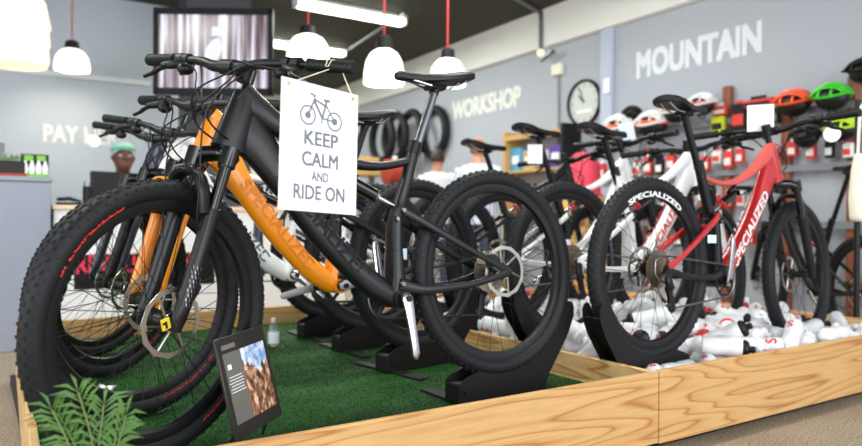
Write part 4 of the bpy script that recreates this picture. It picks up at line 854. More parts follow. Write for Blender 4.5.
# on the grey counter
TOPZ = 1.0705
p = on_plane(35, 183, V((0, 5.12, 0)), V((0, 1, 0))); bx = thing('sachet_display', 'black and green display box of four white tubes on grey counter', 'display box', V((p.x, 5.12, TOPZ)))
MB().box((0, .03, .075), (.155, .05, .15)).build('backing', SATB, bx); MB().box((0, -.02, .012), (.155, .05, .024)).build('tray', mat('leaf_green', srgb(120, 180, 60), .5), bx)
for i in range(2): MB().box((-.035+.07*i, .003, .125), (.05, .004, .035)).build('green_emblem', MATS['leaf_green'], bx)
for i in range(4): MB().lathe([(.001, .024), (.015, .024), (.017, .06), (.012, .085), (.007, .09), (.007, .105), (.001, .105)], 14, 'z', c=(-.055+.037*i, -.018, 0)).build('tube', PAPER, bx)
p = on_plane(9, 183, V((0, 5.12, 0)), V((0, 1, 0))); pt = thing('potted_plant', 'small green succulent in a dark trough on grey counter', 'plant', V((p.x, 5.12, TOPZ)))
MB().box((0, 0, .012), (.19, .10, .024)).build('saucer', mat('terracotta_red', srgb(150, 52, 36), .6), pt); MB().box((0, 0, .06), (.17, .085, .075), bev=.006).build('trough', SATB, pt)
lf = MB(); rp = random.Random(6)
for i in range(34):
    a = rp.uniform(0, 6.28); q = V((rp.uniform(-.07, .07), rp.uniform(-.03, .03), .095)); e = q+V((math.cos(a)*.035, math.sin(a)*.03, rp.uniform(.02, .06)))
    lf.loft([q, q.lerp(e, .5)+V((0, 0, .008)), e], [(.004, .003), (.008, .004), (.001, .001)], 6)
lf.build('foliage', mat('grey_green_leaf', srgb(132, 160, 104), .6), pt)
p = on_plane(1, 165, V((0, 5.3, 0)), V((0, 1, 0))); mo = thing('card_terminal', 'grey upright terminal at the edge of the grey counter', 'terminal', V((p.x-.06, 5.32, TOPZ)))
MB().box((0, 0, .13), (.16, .04, .20), bev=.006).build('housing', mat('terminal_grey', srgb(110, 114, 122), .5), mo); MB().box((0, 0, .015), (.09, .09, .03), bev=.004).build('base', SATB, mo)
# on the desk
DZ = .901
p = on_plane(122, 200, V((0, 5.30, 0)), V((0, 1, 0))); mn = thing('computer_monitor', 'black computer monitor seen from behind on the white desk', 'monitor', V((p.x, 5.30, DZ)) if False else T((p.x, 5.30, DZ)) @ R(.25, 'Z'))
MB().box((-.02, 0, .130), (.38, .035, .21), R(-.12, 'X'), bev=.008).build('housing', SATB, mn); MB().loft([(0, .02, .08), (0, .03, .005)], [(.05, .014)]*2, 10, p=4).build('neck', SATB, mn)
MB().box((0, .03, .006), (.22, .16, .012), bev=.004).build('base', SATB, mn); MB().lathe([(.001, 0), (.014, 0), (.014, .004), (.001, .004)], 16, 'y', c=(.02, -.024, .135)).build('round_badge', mat('blue_badge', srgb(70, 120, 200), .4), mn)
p = on_plane(87, 200, V((0, 5.15, 0)), V((0, 1, 0))); cu = thing('pen_cup', 'tall black cup on the white desk beside the monitor', 'cup', V((p.x, 5.15, DZ)))
MB().lathe([(.001, 0), (.026, 0), (.026, .125), (.022, .125), (.022, .01), (.001, .01)], 18, 'z').build('cup', SATB, cu)
for i in range(2): MB().tube([(-.01+.02*i, 0, .012), (-.016+.034*i, .004, .155)], .004, 6).build('pen', [SATB, DALU][i], cu)
p = on_plane(66, 207, V((0, 5.1, 0)), V((0, 1, 0))); st = thing('stapler', 'low black stapler on the wooden desk top by the grey counter', 'stapler', V((p.x+.02, 5.12, DZ)))
MB().box((0, 0, .008), (.15, .04, .016), bev=.004).build('base', SATB, st); MB().loft([(-.07, 0, .035), (0, 0, .042), (.07, 0, .024)], [(.016, .012), (.018, .014), (.014, .008)], 10, p=3).build('arm', SATB, st)
# ------------------------------------------------------------------ television
tvc = at(214, 52, 5.45); yv = math.atan2(FW.y, FW.x)-PI/2 + .02
tv = thing('television', 'flat screen television showing a rider among trees, high on the slate column', 'television', T(tvc) @ R(yv, 'Z'))
tw, th_ = 118/F_PX*5.45, 86/F_PX*5.45
b = MB(); bz = .05
for c, d in (((0, 0, th_/2-bz/2), (tw, .06, bz)), ((0, 0, -th_/2+bz/2), (tw, .06, bz)), ((-tw/2+bz*.35, 0, 0), (bz*.7, .06, th_)), ((tw/2-bz*.35, 0, 0), (bz*.7, .06, th_))): b.box(c, d)
b.build('bezel', mat('bezel_black', srgb(8, 8, 9), .5, spec=.2), tv); MB().box((0, .03, 0), (tw*.96, .03, th_*.96)).build('back_shell', SATB, tv)
def screen_mat():
    m = bpy.data.materials.new('lit_screen_forest'); m.use_nodes = True; nt = m.node_tree; N = nt.nodes; L = nt.links; b = N['Principled BSDF']
    tc = N.new('ShaderNodeTexCoord'); mp = N.new('ShaderNodeMapping'); mp.inputs['Scale'].default_value = (17, 1, .6)
    n = N.new('ShaderNodeTexNoise'); n.inputs['Scale'].default_value = 1.1; n.inputs['Detail'].default_value = 4; L.new(tc.outputs['Object'], mp.inputs[0]); L.new(mp.outputs[0], n.inputs[0])
    cr = N.new('ShaderNodeValToRGB'); e = cr.color_ramp.elements; e[0].position = .38; e[0].color = srgb(70, 54, 60); e[1].position = .60; e[1].color = srgb(222, 224, 240); x = e.new(.48); x.color = srgb(132, 112, 122)
    L.new(n.outputs['Fac'], cr.inputs[0]); L.new(cr.outputs[0], b.inputs['Emission Color']); b.inputs['Emission Strength'].default_value = .95; b.inputs['Base Color'].default_value = (.01, .01, .01, 1); b.inputs['Roughness'].default_value = .2
    return m
MB().box((0, -.014, 0), (tw-bz*1.3, .006, th_-bz*1.9)).build('screen', screen_mat(), tv)
rd = MB(); rd.loft([(.0, -.0185, .09), (.015, -.0185, .05), (-.01, -.0185, -.02), (-.04, -.0185, -.12)], [(.03, .0005), (.055, .0005), (.06, .0005), (.03, .0005)], 12, side=(1, 0, 0), smooth=3); rd.loft([(.03, -.0188, .12), (.03, -.0188, .19)], [(.045, .0005), (.04, .0005)], 14, side=(1, 0, 0))
rd.build('rider_image', mat('screen_white', srgb(60, 60, 66), .4, emit=srgb(232, 236, 246), estr=.8), tv)
MB().box((0, .12, .05), (.12, .16, .12)).build('wall_bracket', SATB, tv); MB().tube([(0, .2, .05), (.25, .9, .05)], .03, 8).build('swivel_arm', SATB, tv)
# ------------------------------------------------------------------ lamps
GLOW = mat('lit_lamp_glass', srgb(255, 250, 236), .4, emit=srgb(255, 247, 228), estr=1.25)
TUBEW = mat('lit_tube_cover', srgb(250, 252, 245), .4, emit=srgb(248, 255, 244), estr=6.0)
REDC = mat('red_flex', srgb(190, 40, 40), .6)
def pendant(label, px, pyb, d, wpx, hpx, cord):
    r = wpx/2/F_PX*d; h = hpx/F_PX*d; p = at(px, pyb, d)
    t = thing('pendant_lamp', label, 'pendant lamp', p, 'white dome pendants')
    MB().lathe([(r*.97, -.012), (r*1.02, .0), (r*1.0, .02), (r*.97, h*.35), (r*.88, h*.62), (r*.68, h*.86), (r*.38, h*1.0), (r*.37, h*.99), (r*.66, h*.84), (r*.85, h*.60), (r*.94, h*.34), (r*.96, .01)], 32, 'z', closed=True).build('lamp_shade', GLOW, t)
    MB().lathe([(.001, h*1.42), (r*.22, h*1.42), (r*.38, h*1.34), (r*.42, h*.97), (r*.001, h*.96)], 20, 'z').build('lamp_holder', SATB, t)
    MB().tube([(0, 0, h*1.41), (0, 0, HZ-p.z-.001)], .006, 6).build('cord', cord, t)
    MB().lathe([(.001, HZ-p.z-.03), (.05, HZ-p.z-.03), (.05, HZ-p.z-.001), (.001, HZ-p.z-.001)], 16, 'z').build('ceiling_rose', SATB, t)
    l = bpy.data.lights.new('bulb', 'POINT'); l.energy = 7; l.color = (1, .94, .82); l.shadow_soft_size = .06
    lo = bpy.data.objects.new('bulb', l); COL.objects.link(lo); lo.parent = t; lo.location = (0, 0, .06)
pendant('white dome pendant lamp hanging above the black bike saddle', 447.5, 84, 5.7, 36, 25, REDC)
pendant('white dome pendant lamp between the sign and the saddle', 384, 82.5, 5.4, 41, 33, REDC)
pendant('white dome pendant lamp directly above the handlebar grip near the sign', 308, 57, 5.4, 42, 22, REDC)
pendant('small white dome pendant lamp above the PAY lettering', 72, 69, 6.6, 33, 20, REDC)
p = at(17, 60, 3.6); t = thing('pendant_lamp', 'large tiered white pendant lamp cut by the picture edge', 'pendant lamp', p)
r = 30/F_PX*3.6
MB().lathe([(r*.9, -.03), (r*.98, .0), (r*.94, .07), (r*1.0, .085), (r*.96, .16), (r*1.02, .175), (r*.86, .30), (r*.55, .38), (r*.2, .42), (.02, .42), (.02, .41), (r*.5, .36), (r*.8, .29), (r*.9, .17), (r*.86, .03)], 36, 'z', closed=True).build('lamp_shade', mat('cream_lamp_glass', srgb(250, 240, 222), .4, emit=srgb(255, 244, 224), estr=.30), t)
MB().lathe([(.001, .50), (.03, .50), (.045, .47), (.05, .415), (.001, .41)], 16, 'z').build('lamp_holder', SATB, t); MB().tube([(0, 0, .49), (0, 0, HZ-p.z-.001)], .006, 6).build('cord', SATB, t)
def fluorescent(label, x0, x1, y):
    t = thing('fluorescent_light', label, 'ceiling light', V(((x0+x1)/2, y, HZ)), 'fluorescent ceiling lights'); w = x1-x0
    MB().box((0, 0, -.02), (w, .16, .038), bev=.006).build('housing', WHITEW, t)
    MB().box((0, 0, -.07), (w-.04, .13, .06), bev=.02).build('diffuser', TUBEW, t)
    for s in (-1, 1): MB().box((s*(w/2-.012), 0, -.07), (.022, .14, .064), bev=.004).build('end_cap', PAPER, t)
    l = bpy.data.lights.new('tubes', 'AREA'); l.shape = 'RECTANGLE'; l.size = w; l.size_y = .14; l.energy = 42; l.color = (.97, 1, .93)
    lo = bpy.data.objects.new('tubes', l); COL.objects.link(lo); lo.parent = t; lo.location = (0, 0, -.108)
fluorescent('long fluorescent ceiling light above the sign, nearest of those in a row', 2.80, 4.12, 6.9)
fluorescent('fluorescent ceiling light beyond the television, middle of the row', 2.95, 4.23, 8.65)
fluorescent('fluorescent ceiling light low beyond the handlebar grip, farthest in the row', 3.0, 4.3, 11.6)
fluorescent('added fill light in fluorescent housing over the bikes, unseen', 2.4, 3.8, 4.4)  # this and the next two: unseen fixtures added to brighten the room
fluorescent('added fill light in fluorescent housing before the counter, unseen', -1.6, -.2, 3.6)
fluorescent('added fill light in fluorescent housing over the aisle, unseen', 1.0, 2.4, 2.0)
# steel conduits
p0, p1 = at(405, 18, 7.75), at(345, 53, 9.6); p0.z = p1.z = HZ-.02
tag(MB().tube([p0, p1], .02, 8).build('ceiling_conduit', DALU), 'grey conduit on the dark ceiling joining two fluorescent lights', 'conduit')
a = onwall(541, 12, .1); c = onwall(541.5, 50, .1); e = WM.inverted() @ at(462, -2, 5.6)
tag(MB().tube([WM @ V((a.x, .1, c.z)), WM @ V((a.x, .1, HZ-.06)), WM @ V((a.x, .14, HZ-.025)), V((at(470, 0, 6.5).x, at(470, 0, 6.5).y, HZ-.025))], .024, 10, smooth=5).build('wall_conduit', DALU), 'grey conduit running across the ceiling and down the white bulkhead', 'conduit')
k = thing('wall_spotlight', 'small cream lamp at the foot of the bulkhead conduit', 'wall lamp', WM @ T((a.x, .1, c.z-.03)))
MB().ball((0, 0, 0), .045, 14, 10).build('lamp_head', mat('cream_lamp', srgb(240, 232, 205), .4, emit=srgb(255, 240, 200), estr=.5), k); MB().box((-.10, .0, -.05), (.22, .05, .02), R(.3, 'Y')).build('arm_plate', DALU, k)
# ------------------------------------------------------------------ on the display wall
def wl(x, y, z): return WM @ V((x, y, z))
FACE = Matrix(((-1, 0, 0, 0), (0, 0, 1, 0), (0, 1, 0, 0), (0, 0, 0, 1)))     # local x to the viewer's right, y up, z out of the wall
def wframe(px, py, off=.0): q = onwall(px, py, off); return WM @ T((q.x, q.y+off if False else off, q.z)) @ FACE
def wpx(px, py, off=0.0): return (on_plane(px, py, WP+WN*off, WN)-EYE).dot(FW)/F_PX     # metres per pixel there
m = wpx(585, 103); q1 = onwall(568.5, 103); q2 = onwall(602, 103); cr = abs(q1.x-q2.x)/2*1.0; cr = (cr + 46*m/2)/2
ck = thing('wall_clock', 'round wall clock with black rim below the bulkhead', 'clock', WM @ T((onwall(585.3, 103).x, .0, onwall(585.3, 103).z)) @ FACE)
MB().lathe([(cr*.90, .0), (cr, .0), (cr*1.0, .03), (cr*.96, .045), (cr*.90, .035)], 48, 'z', closed=True).build('rim', SATB, ck)
MB().lathe([(.001, .002), (cr*.91, .002), (cr*.91, .014), (.001, .014)], 48, 'z').build('face', mat('clock_face', srgb(206, 210, 206), .5), ck)
tk = MB()
for i in range(12):
    a = PI/6*i; tk.box((cr*.76*math.sin(a), cr*.76*math.cos(a), .0155), (.007, .03 if i % 3 else .045, .002), R(-a, 'Z'))
tk.build('hour_marks', GTXT, ck)
for nm, a, L_, w in (('hour_hand', -.75, .5, .014), ('minute_hand', -.42, .72, .010)): MB().box((math.sin(a)*cr*L_/2, math.cos(a)*cr*L_/2, .019), (w, cr*L_, .003), R(-a, 'Z')).build(nm, SATB, ck)
MB().box((0, -cr*.35, .0165), (cr*.9, cr*.14, .002)).build('reflection_strip', PAPER, ck)  # bright reflection low on the clock, painted as a white bar
sw_ = thing('light_switch', 'white switch plate on the pale pilaster beside the clock', 'switch', WM @ T((onwall(607, 86, .06).x, .0605, onwall(607, 86, .06).z)) @ FACE)
MB().box((0, 0, .006), (.085, .15, .012), bev=.004).build('plate', PAPER, sw_); MB().box((0, 0, .015), (.035, .05, .008), R(.12, 'X')).build('rocker', PAPER, sw_)
xb = thing('junction_box', 'pale junction box with thin cable on the wall above the shelf', 'junction box', wframe(559.5, 70, .001))
MB().box((0, 0, .03), (.15, .12, .06), bev=.008).build('box', mat('cream_plastic', srgb(236, 236, 214), .4), xb); MB().tube([(0, -.06, .015), (.005, -.5, .012), (0, -.85, .012)], .010, 6).build('cable', GREYP, xb)
# tyres hanging on hooks
for i, (px, py, lab) in enumerate(((433.5, 132, 'black spare tyre on a wall hook closest to the WORKSHOP lettering'), (411, 135, 'black spare tyre on a wall hook, second from the WORKSHOP lettering'), (395, 137, 'black spare tyre on a wall hook, third from the WORKSHOP lettering'), (382, 139, 'black spare tyre on a wall hook closest to the sign'))):
    t = thing('spare_tire', lab, 'tyre', wframe(px, py, .065+.125*i) , 'spare tyres on the workshop wall')
    r0 = .312; b = MB(); prof = [(r0+.055*math.cos(a), .058*math.sin(a)) for a in [PI*(-.75+1.5*j/10) for j in range(11)]]
    b.lathe([(.268, -.035)]+prof+[(.268, .035)], 48, 'z', closed=True); b.build('casing', RUB, t)
    for k2 in range(2): MB().lathe([(r0+.050, -.014+.018*k2), (r0+.058, -.014+.018*k2), (r0+.058, -.004+.018*k2), (r0+.050, -.004+.018*k2)], 60, 'z', closed=True).build('tread_band', RUB, t)
    h = thing('wall_hook', 'steel hook holding up ' + lab.replace('black spare', 'the'), 'hook', wframe(px, py, .0) @ T((0, .31, 0)))
    MB().tube([(0, -.062, .001), (0, -.062, .08+.125*i), (0, -.02, .13+.125*i)], .008, 8, smooth=4).build('rod', POSTW, h); MB().box((0, -.02, .006), (.06, .09, .012), bev=.003).build('plate', mat('red_plate', srgb(190, 60, 46), .5), h)
# uprights and rails
UPR = []
for i, (px, ptop) in enumerate(((651.5, 148), (731, 87), (790, 118), (857, 78))):
    q = onwall(px, ptop); UPR.append(q)
    o = MB().box((q.x, .035, q.z/2), (.11, .066, q.z)).xform(WM)
    o = MB().box((0, .035, q.z/2), (.065, .066, q.z), bev=.004).build('wall_upright', POSTW); o.matrix_world = WM @ T((q.x, .001, 0))
    tag(o, ('red brown wooden upright behind the white saddle bikes', 'tall red brown wooden upright under the MOUNTAIN lettering', 'red brown wooden upright under the orange helmet', 'red brown wooden upright topped by the black cap')[i], 'upright')
xa, xz = onwall(612, 130).x, onwall(861, 110).x
RZ = onwall(832, 106).z
for i, z in enumerate((RZ, RZ-.42, RZ-.84)):
    o = MB().box(((xa+xz)/2, .078, z-.02), (abs(xa-xz)+.2, .02, .05)).xform(WM).build('wall_rail', mat('rail_grey', srgb(128, 130, 134), .5))
    tag(o, ('upper grey rail holding helmets along the display wall', 'middle grey rail holding boxed parts along the display wall', 'lower grey rail holding boxed parts along the display wall')[i], 'rail')
# helmets
def helmet(label, px, py, wpx_, shell, M_extra=None, facing=1, off=.21, stripes=None, group=None):
    s = wpx_*wpx(px, py, off)/.30
    t = thing('bike_helmet', label, 'helmet', wframe(px, py, off) @ R(PI/2, 'Y') @ R(PI/2 if facing > 0 else -PI/2, 'Y') @ Matrix.Scale(s, 4), group)
    # local: x front, y up, z side
    MB().ball((0, 0, 0), (.128, .098, .088), 20, 12).build('liner', SATB, t)
    sh = MB()
    for z in (-.078, -.052, -.020, .020, .052, .078):
        k = math.sqrt(max(.05, 1-(z/.1)**2)); pts = []
        for j in range(9):
            a = PI*(.06+.86*j/8); pts.append((.142*math.cos(a)*(.75+.25*k) + (.006 if j == 0 else 0), .115*math.sin(a)*k+.006, z))
        sh.loft(pts, [(.016, .006)]+[(.0145, .011)]*7+[(.010, .006)], 8, side=(0, 0, 1), p=3, smooth=2)
    for (y, rx, rz) in ((.012, .146, .100),):
        pts = [(rx*math.cos(2*PI*j/20), y+.014*math.cos(2*PI*j/10), rz*math.sin(2*PI*j/20)) for j in range(21)]
        sh.loft(pts, [(.012, .017)]*21, 8, side=(0, 1, 0), cap=False)
    for x, h in ((.045, .105), (-.055, .100)):
        pts = [(x+.02*abs(math.cos(a)), h*math.sin(a)+.006, .090*math.cos(a)) for a in [PI*j/10 for j in range(11)]]
        sh.loft(pts, [(.011, .008)]*11, 8, side=(1, 0, 0))
    sh.build('shell', shell, t)
    MB().loft([(.120, .035, -.06), (.165, .030, 0), (.120, .035, .06)], [(.004, .024), (.004, .034), (.004, .024)], 8, side=(0, 1, 0), smooth=4).build('visor', shell if not stripes else stripes, t)
    MB().tube([(.03, -.02, .085), (.0, -.10, .05), (.0, -.12, 0), (.0, -.10, -.05), (.03, -.02, -.085)], .005, 6, smooth=4).build('strap', SATB, t)
    if stripes: MB().loft([(.146*math.cos(a), .018, .103*math.sin(a)) for a in [2*PI*j/24 for j in range(25)]], [(.018, .004)]*25, 8, side=(0, 1, 0), cap=False).build('rim_band', stripes, t)
    MB().tube([(0, -.02, 0), (0, -.04, 0), (0, -.04, -.13)] if False else [(0, .0, 0), (0, -.03, -.05)], .01, 6).build('peg_pad', SATB, t)
    return t
ORH = mat('flame_orange_shell', srgb(240, 82, 28), .35, coat=.3); GRH = mat('bright_green_shell', srgb(62, 196, 40), .35, coat=.3); LIME = mat('lime_shell', srgb(190, 232, 40), .35, coat=.3)
helmet('flame orange bike helmet beside the bright green one', 794, 105, 38, ORH)
helmet('bright green bike helmet beside the orange one', 832, 98.5, 38, GRH)
helmet('lime yellow bike helmet below the bright green one', 842, 130, 34, LIME)
helmet('black bike helmet on the upright at the picture edge', 864, 72, 34, SATB)
helmet('black bike helmet above the white and red helmets near the clock', 632, 114, 20, SATB)
helmet('white helmet with red band closest to the clock', 621, 130, 38, WHITE, stripes=ORH)
helmet('white helmet with red band, second from the clock', 653, 126, 37, WHITE, stripes=ORH)
helmet('white and red helmet right behind the red bike saddle', 676, 113, 31, WHITE, stripes=RED)
helmet('white and red helmet between that saddle and the tall upright', 702, 106, 31, WHITE, stripes=RED)
helmet('black bike helmet below the orange one behind the red handlebar', 806, 138, 30, SATB)
# boxed parts and glove packs hanging on the rails
def pack(label, px, py, w, h, m, m2, off=.10, group=None):
    k = wpx(px, py, off); t = thing('parts_pack', label, 'boxed part', wframe(px, py, off), group); w *= k; h *= k
    MB().box((0, 0, .02), (w, h, .045), bev=.006).build('carton', m, t); MB().box((0, -h*.12, .044), (w*.8, h*.42, .003)).build('label_panel', m2, t)
    MB().box((0, h*.5+.012, .02), (w*.5, .03, .004)).build('hang_tab', m2, t)
    return t
REDB = mat('red_carton', srgb(222, 58, 50), .5); YG = mat('yellow_green_pack', srgb(206, 220, 40), .5)
GP = 'red and white boxed parts on the wall rails'
pack('red pack hanging above the yellow green pack', 722, 111, 15, 9, REDB, WHITE); pack('yellow green pack hanging beside the tall upright', 720, 125, 14, 16, YG, SATB)
pack('black pack with red top beside the white card', 741, 117, 15, 26, SATB, REDB); pack('red pack hanging just above the white card', 760, 103, 34, 7, REDB, SATB); pack('black pack hanging beside the orange helmet', 776, 116, 11, 16, SATB, DALU)
rp = random.Random(9)
for row, (pa_, pb_, n) in enumerate((((604, 172), (742, 158), 13), ((600, 205), (756, 200), 13), ((596, 238), (752, 240), 12), ((776, 154), (850, 148), 5))):
    for i in range(n):
        t_ = i/(n-1); px = pa_[0]+(pb_[0]-pa_[0])*t_; py = pa_[1]+(pb_[1]-pa_[1])*t_ + rp.uniform(-3, 3); kd = rp.random()
        m1, m2, nm = ((REDB, WHITE, 'red boxed part with white label') if kd < .42 else ((WHITE, REDB, 'white boxed part with red label') if kd < .74 else (SATB, WHITE, 'black boxed part with white label')))
        pack(nm + ' hanging on the ' + ('middle rail', 'lower rail', 'lowest wall row', 'wall under the helmets')[row], px, py, rp.uniform(8, 10), rp.uniform(12, 17), m1, m2, group=nm + ' ' + ('middle rail', 'lower rail', 'lowest row', 'under helmets')[row])
# cards and round tags on bikes
def card(name, label, cat, px, py, w, h, d, rnd=False, tilt=0.0, m=PAPER):
    p = at(px, py, d); k = d/F_PX; z = -ray(px, py).normalized(); x = V((0, 0, 1)).cross(z).normalized(); y = z.cross(x)
    t = thing(name, label, cat, Matrix(((x.x, y.x, z.x, p.x), (x.y, y.y, z.y, p.y), (x.z, y.z, z.z, p.z), (0, 0, 0, 1))) @ R(.25, 'Y') @ R(tilt, 'Z'))
    if rnd: MB().lathe([(.001, -.001), (w*k/2, -.001), (w*k/2, .001), (.001, .001)], 28, 'z').build('disc', m, t)
    else: MB().box((0, 0, 0), (w*k, h*k, .002)).build('sheet', m, t)
    MB().tube([(0, h*k*.46, 0), (0, h*k*.5+.03, -.015)], .001, 5).build('tie', SATB, t)
    return t
card('price_card', 'blank white card hanging on the red bike handlebar', 'card', 760.5, 118, 25, 26, 3.35)
card('swing_tag', 'round white tag hanging beside the lime helmet', 'tag', 832, 134, 16, 16, 3.45, True)
card('swing_tag', 'round white tag hanging below the PAY lettering', 'tag', 94, 141, 13, 13, 3.1, True)
card('swing_tag', 'pale blue tag hanging on the black bike seat tube', 'tag', 404, 254, 6, 11, 2.32, m=mat('pale_blue_tag', srgb(196, 226, 240), .5))
card('swing_tag', 'pale grey tag hanging before the white helmet near the clock', 'tag', 627, 132, 15, 20, 4.5, tilt=.2, m=mat('pale_grey_tag', srgb(206, 212, 226), .5))
card('swing_tag', 'small pale blue tag on the seat tube of the red bike', 'tag', 712, 239, 8, 8, 2.86, m=mat('pale_blue_tag', srgb(196, 226, 240), .5))
card('price_card', 'blank white card hanging on the third saddle bike before the shelf', 'card', 535, 154, 15, 19, 3.72)
# ------------------------------------------------------------------ shelf below the WORKSHOP lettering
q = onwall(541, 175, .12); zt, zm = onwall(541, 136, .12).z, onwall(541, 171, .12).z; zb = onwall(541, 192, .12).z
L_ = abs(onwall(518, 140, .12).x-onwall(574, 140, .12).x)
sf = thing('shelf_unit', 'light wooden shelf unit on the wall behind the white bikes', 'shelf unit', WM @ T((q.x, .004, 0)) @ FACE)
PW = mat('honey_wood', srgb(204, 164, 100), .5, noise=.1)
for z in (zt, zm, zb-.2): MB().box((0, z, .13), (L_, .05 if z == zt else .025, .25), bev=.003).build('shelf_board', PW, sf)
for s in (-1, 1): MB().box((s*(L_/2+.021), (zt+.08)/2, .13), (.04, zt+.08, .25)).build('upright', SATB if s > 0 else PW, sf)
cols = [mat('sky_blue_box', srgb(84, 160, 206), .5), PAPER, mat('lilac_box', srgb(206, 196, 214), .5), mat('purple_box', srgb(96, 60, 150), .5), mat('tan_box', srgb(196, 170, 130), .5)]
for i, (dx, w, h, c) in enumerate(((-.40, .20, .26, 0), (-.15, .20, .22, 4), (.12, .16, .20, 2), (.33, .20, .24, 3))):
    t = thing('storage_box', ('sky blue box on the middle shelf behind the white bikes', 'tan box on the middle shelf behind the white bikes', 'lilac box on the middle shelf behind the white bikes', 'purple box on the middle shelf behind the white bikes')[i], 'box', WM @ T((q.x, .004, 0)) @ FACE @ T((dx*L_, zm+.013, .10)))
    MB().box((0, h/2, 0), (w, h, .16), bev=.004).build('carton', cols[c], t); MB().box((0, h*.5, .082), (w*.6, h*.35, .003)).build('label_panel', PAPER if c != 1 else GREYP, t)
for i in range(6):
    t = thing('supply_bottle', ('white supply bottle on the bottom shelf behind the white bikes', 'blue supply bottle on the bottom shelf behind the white bikes', 'red supply bottle on the bottom shelf behind the white bikes')[i % 3], 'bottle', WM @ T((q.x, .004, 0)) @ FACE @ T(((-.42+.16*i)*L_, zb-.187, .12)), 'supply bottles on the bottom shelf')
    MB().lathe([(.001, 0), (.04, 0), (.04, .17), (.02, .21), (.02, .25), (.001, .25)], 16, 'z').xform(R(-PI/2, 'X')).build('body', [PAPER, cols[0], REDB][i % 3], t); MB().lathe([(.001, .25), (.022, .25), (.022, .28), (.001, .28)], 12, 'z').xform(R(-PI/2, 'X')).build('cap', SATB, t)
p = at(583, 176, 6.3); t = thing('backpack', 'pink red backpack standing on a crate between two white bike saddles', 'bag', T((p.x, p.y, p.z-.19)) @ R(WA, 'Z'))
MB().loft([(0, 0, 0), (0, 0, .05), (0, 0, .22), (0, 0, .34), (0, 0, .40)], [(.15, .09), (.17, .11), (.165, .11), (.13, .09), (.06, .04)], 16, side=(1, 0, 0), p=3, smooth=3).build('bag_body', mat('pink_red_fabric', srgb(214, 62, 84), .7), t)
MB().loft([(.0, .10, .05), (0, .12, .12), (0, .10, .20)], [(.11, .02), (.12, .03), (.11, .02)], 12, side=(1, 0, 0), p=3).build('front_pocket', MATS['pink_red_fabric'], t); MB().tube([(-.04, 0, .39), (0, 0, .44), (.04, 0, .39)], .01, 8, smooth=4).build('carry_loop', SATB, t)
t2 = thing('crate', 'tall wooden crate under the pink red backpack', 'crate', T((p.x, p.y, 0)) @ R(WA, 'Z')); hh = p.z-.192
MB().box((0, 0, hh/2), (.44, .36, hh), bev=.004).build('crate_body', PW, t2)
for i in range(3): MB().box((0, .184, hh*(.2+.3*i)), (.44, .008, .10)).build('slat', POSTW, t2)
p = at(395, 172, 8.4); t = thing('compressor', 'red compressor tank on a stand behind the seatpost', 'compressor', T((p.x, p.y, p.z-.16)))
MB().loft([(-.14, 0, .16), (-.12, 0, .16), (.12, 0, .16), (.14, 0, .16)], [(.07, .07), (.15, .15), (.15, .15), (.07, .07)], 18, side=(0, 1, 0)).build('tank', mat('brick_red_enamel', srgb(176, 62, 44), .4), t)
MB().box((0, 0, -(p.z-.16)/2), (.30, .26, p.z-.165), bev=.01).build('cabinet', MATS['terminal_grey'], t); MB().lathe([(.001, .31), (.03, .31), (.03, .35), (.001, .35)], 14, 'z').build('gauge', PAPER, t)
p = at(362, 164, 8.9); t = thing('storage_crate', 'small brown wooden crate on a bench past the sign', 'crate', T((p.x, p.y, p.z-.10)))
MB().box((0, 0, .09), (.34, .3, .18), bev=.005).build('crate_body', PW, t); MB().box((0, -.152, .10), (.34, .006, .05)).build('slat', POSTW, t)
t = thing('workbench', 'long low workbench along the far workshop', 'bench', T((p.x-.3, p.y+.1, 0))); hh = p.z-.102
MB().box((0, 0, hh-.02), (1.3, .5, .04)).build('bench_top', PW, t)
for sx in (-.6, .6):
    for sy in (-.2, .2): MB().box((sx, sy, (hh-.04)/2), (.06, .06, hh-.04)).build('leg', DALU, t)
# ------------------------------------------------------------------ the dark bike at the wall and the bag at the edge
p = at(850, 168, 4.55); hd = PI-1.45 if False else math.radians(-88)
bk = make_bike('black mountain bike beyond the end of the bottle box by the wall', 0, 0, 0, 0, 0, 0, dict(frame=[SATB]*5, rear=[SATB, SATB], fork=SATB, ring=RED), 1.0, post=.13)
bk.matrix_world = T((p.x, p.y, 0)) @ R(math.radians(62), 'Z') @ T((-.13, 0, 0)) @ T((0, 0, .003))
p = at(863, 188, 3.95); t = thing('canvas_bag', 'cream canvas bag hanging at the picture edge by the dark bike', 'bag', T((p.x, p.y, p.z-.19)))
MB().loft([(0, 0, 0), (0, 0, .02), (0, 0, .14), (0, 0, .30), (0, 0, .38)], [(.05, .03), (.09, .05), (.10, .055), (.09, .04), (.08, .02)], 14, side=(1, 0, 0), p=2.6, smooth=4).build('bag_body', mat('cream_canvas', srgb(238, 232, 214), .8), t)
MB().tube([(-.06, 0, .37), (-.04, 0, .60), (0, 0, .66), (.04, 0, .60), (.06, 0, .37)], .008, 8, smooth=5).build('bag_handle', MATS['cream_canvas'], t)
sd = thing('display_stand', 'black pole stand holding the cream canvas bag', 'stand', T((p.x, p.y, 0)))
MB().tube([(0, 0.03, .02), (0, 0.03, p.z+.50)], .016, 10).build('pole', SATB, sd); MB().lathe([(.001, 0), (.18, 0), (.18, .015), (.03, .03), (.001, .03)], 24, 'z', c=(0, .03, 0)).build('base', SATB, sd); MB().tube([(0, .03, p.z+.452), (0, -.05, p.z+.452)], .007, 8).build('hook', SATB, sd)
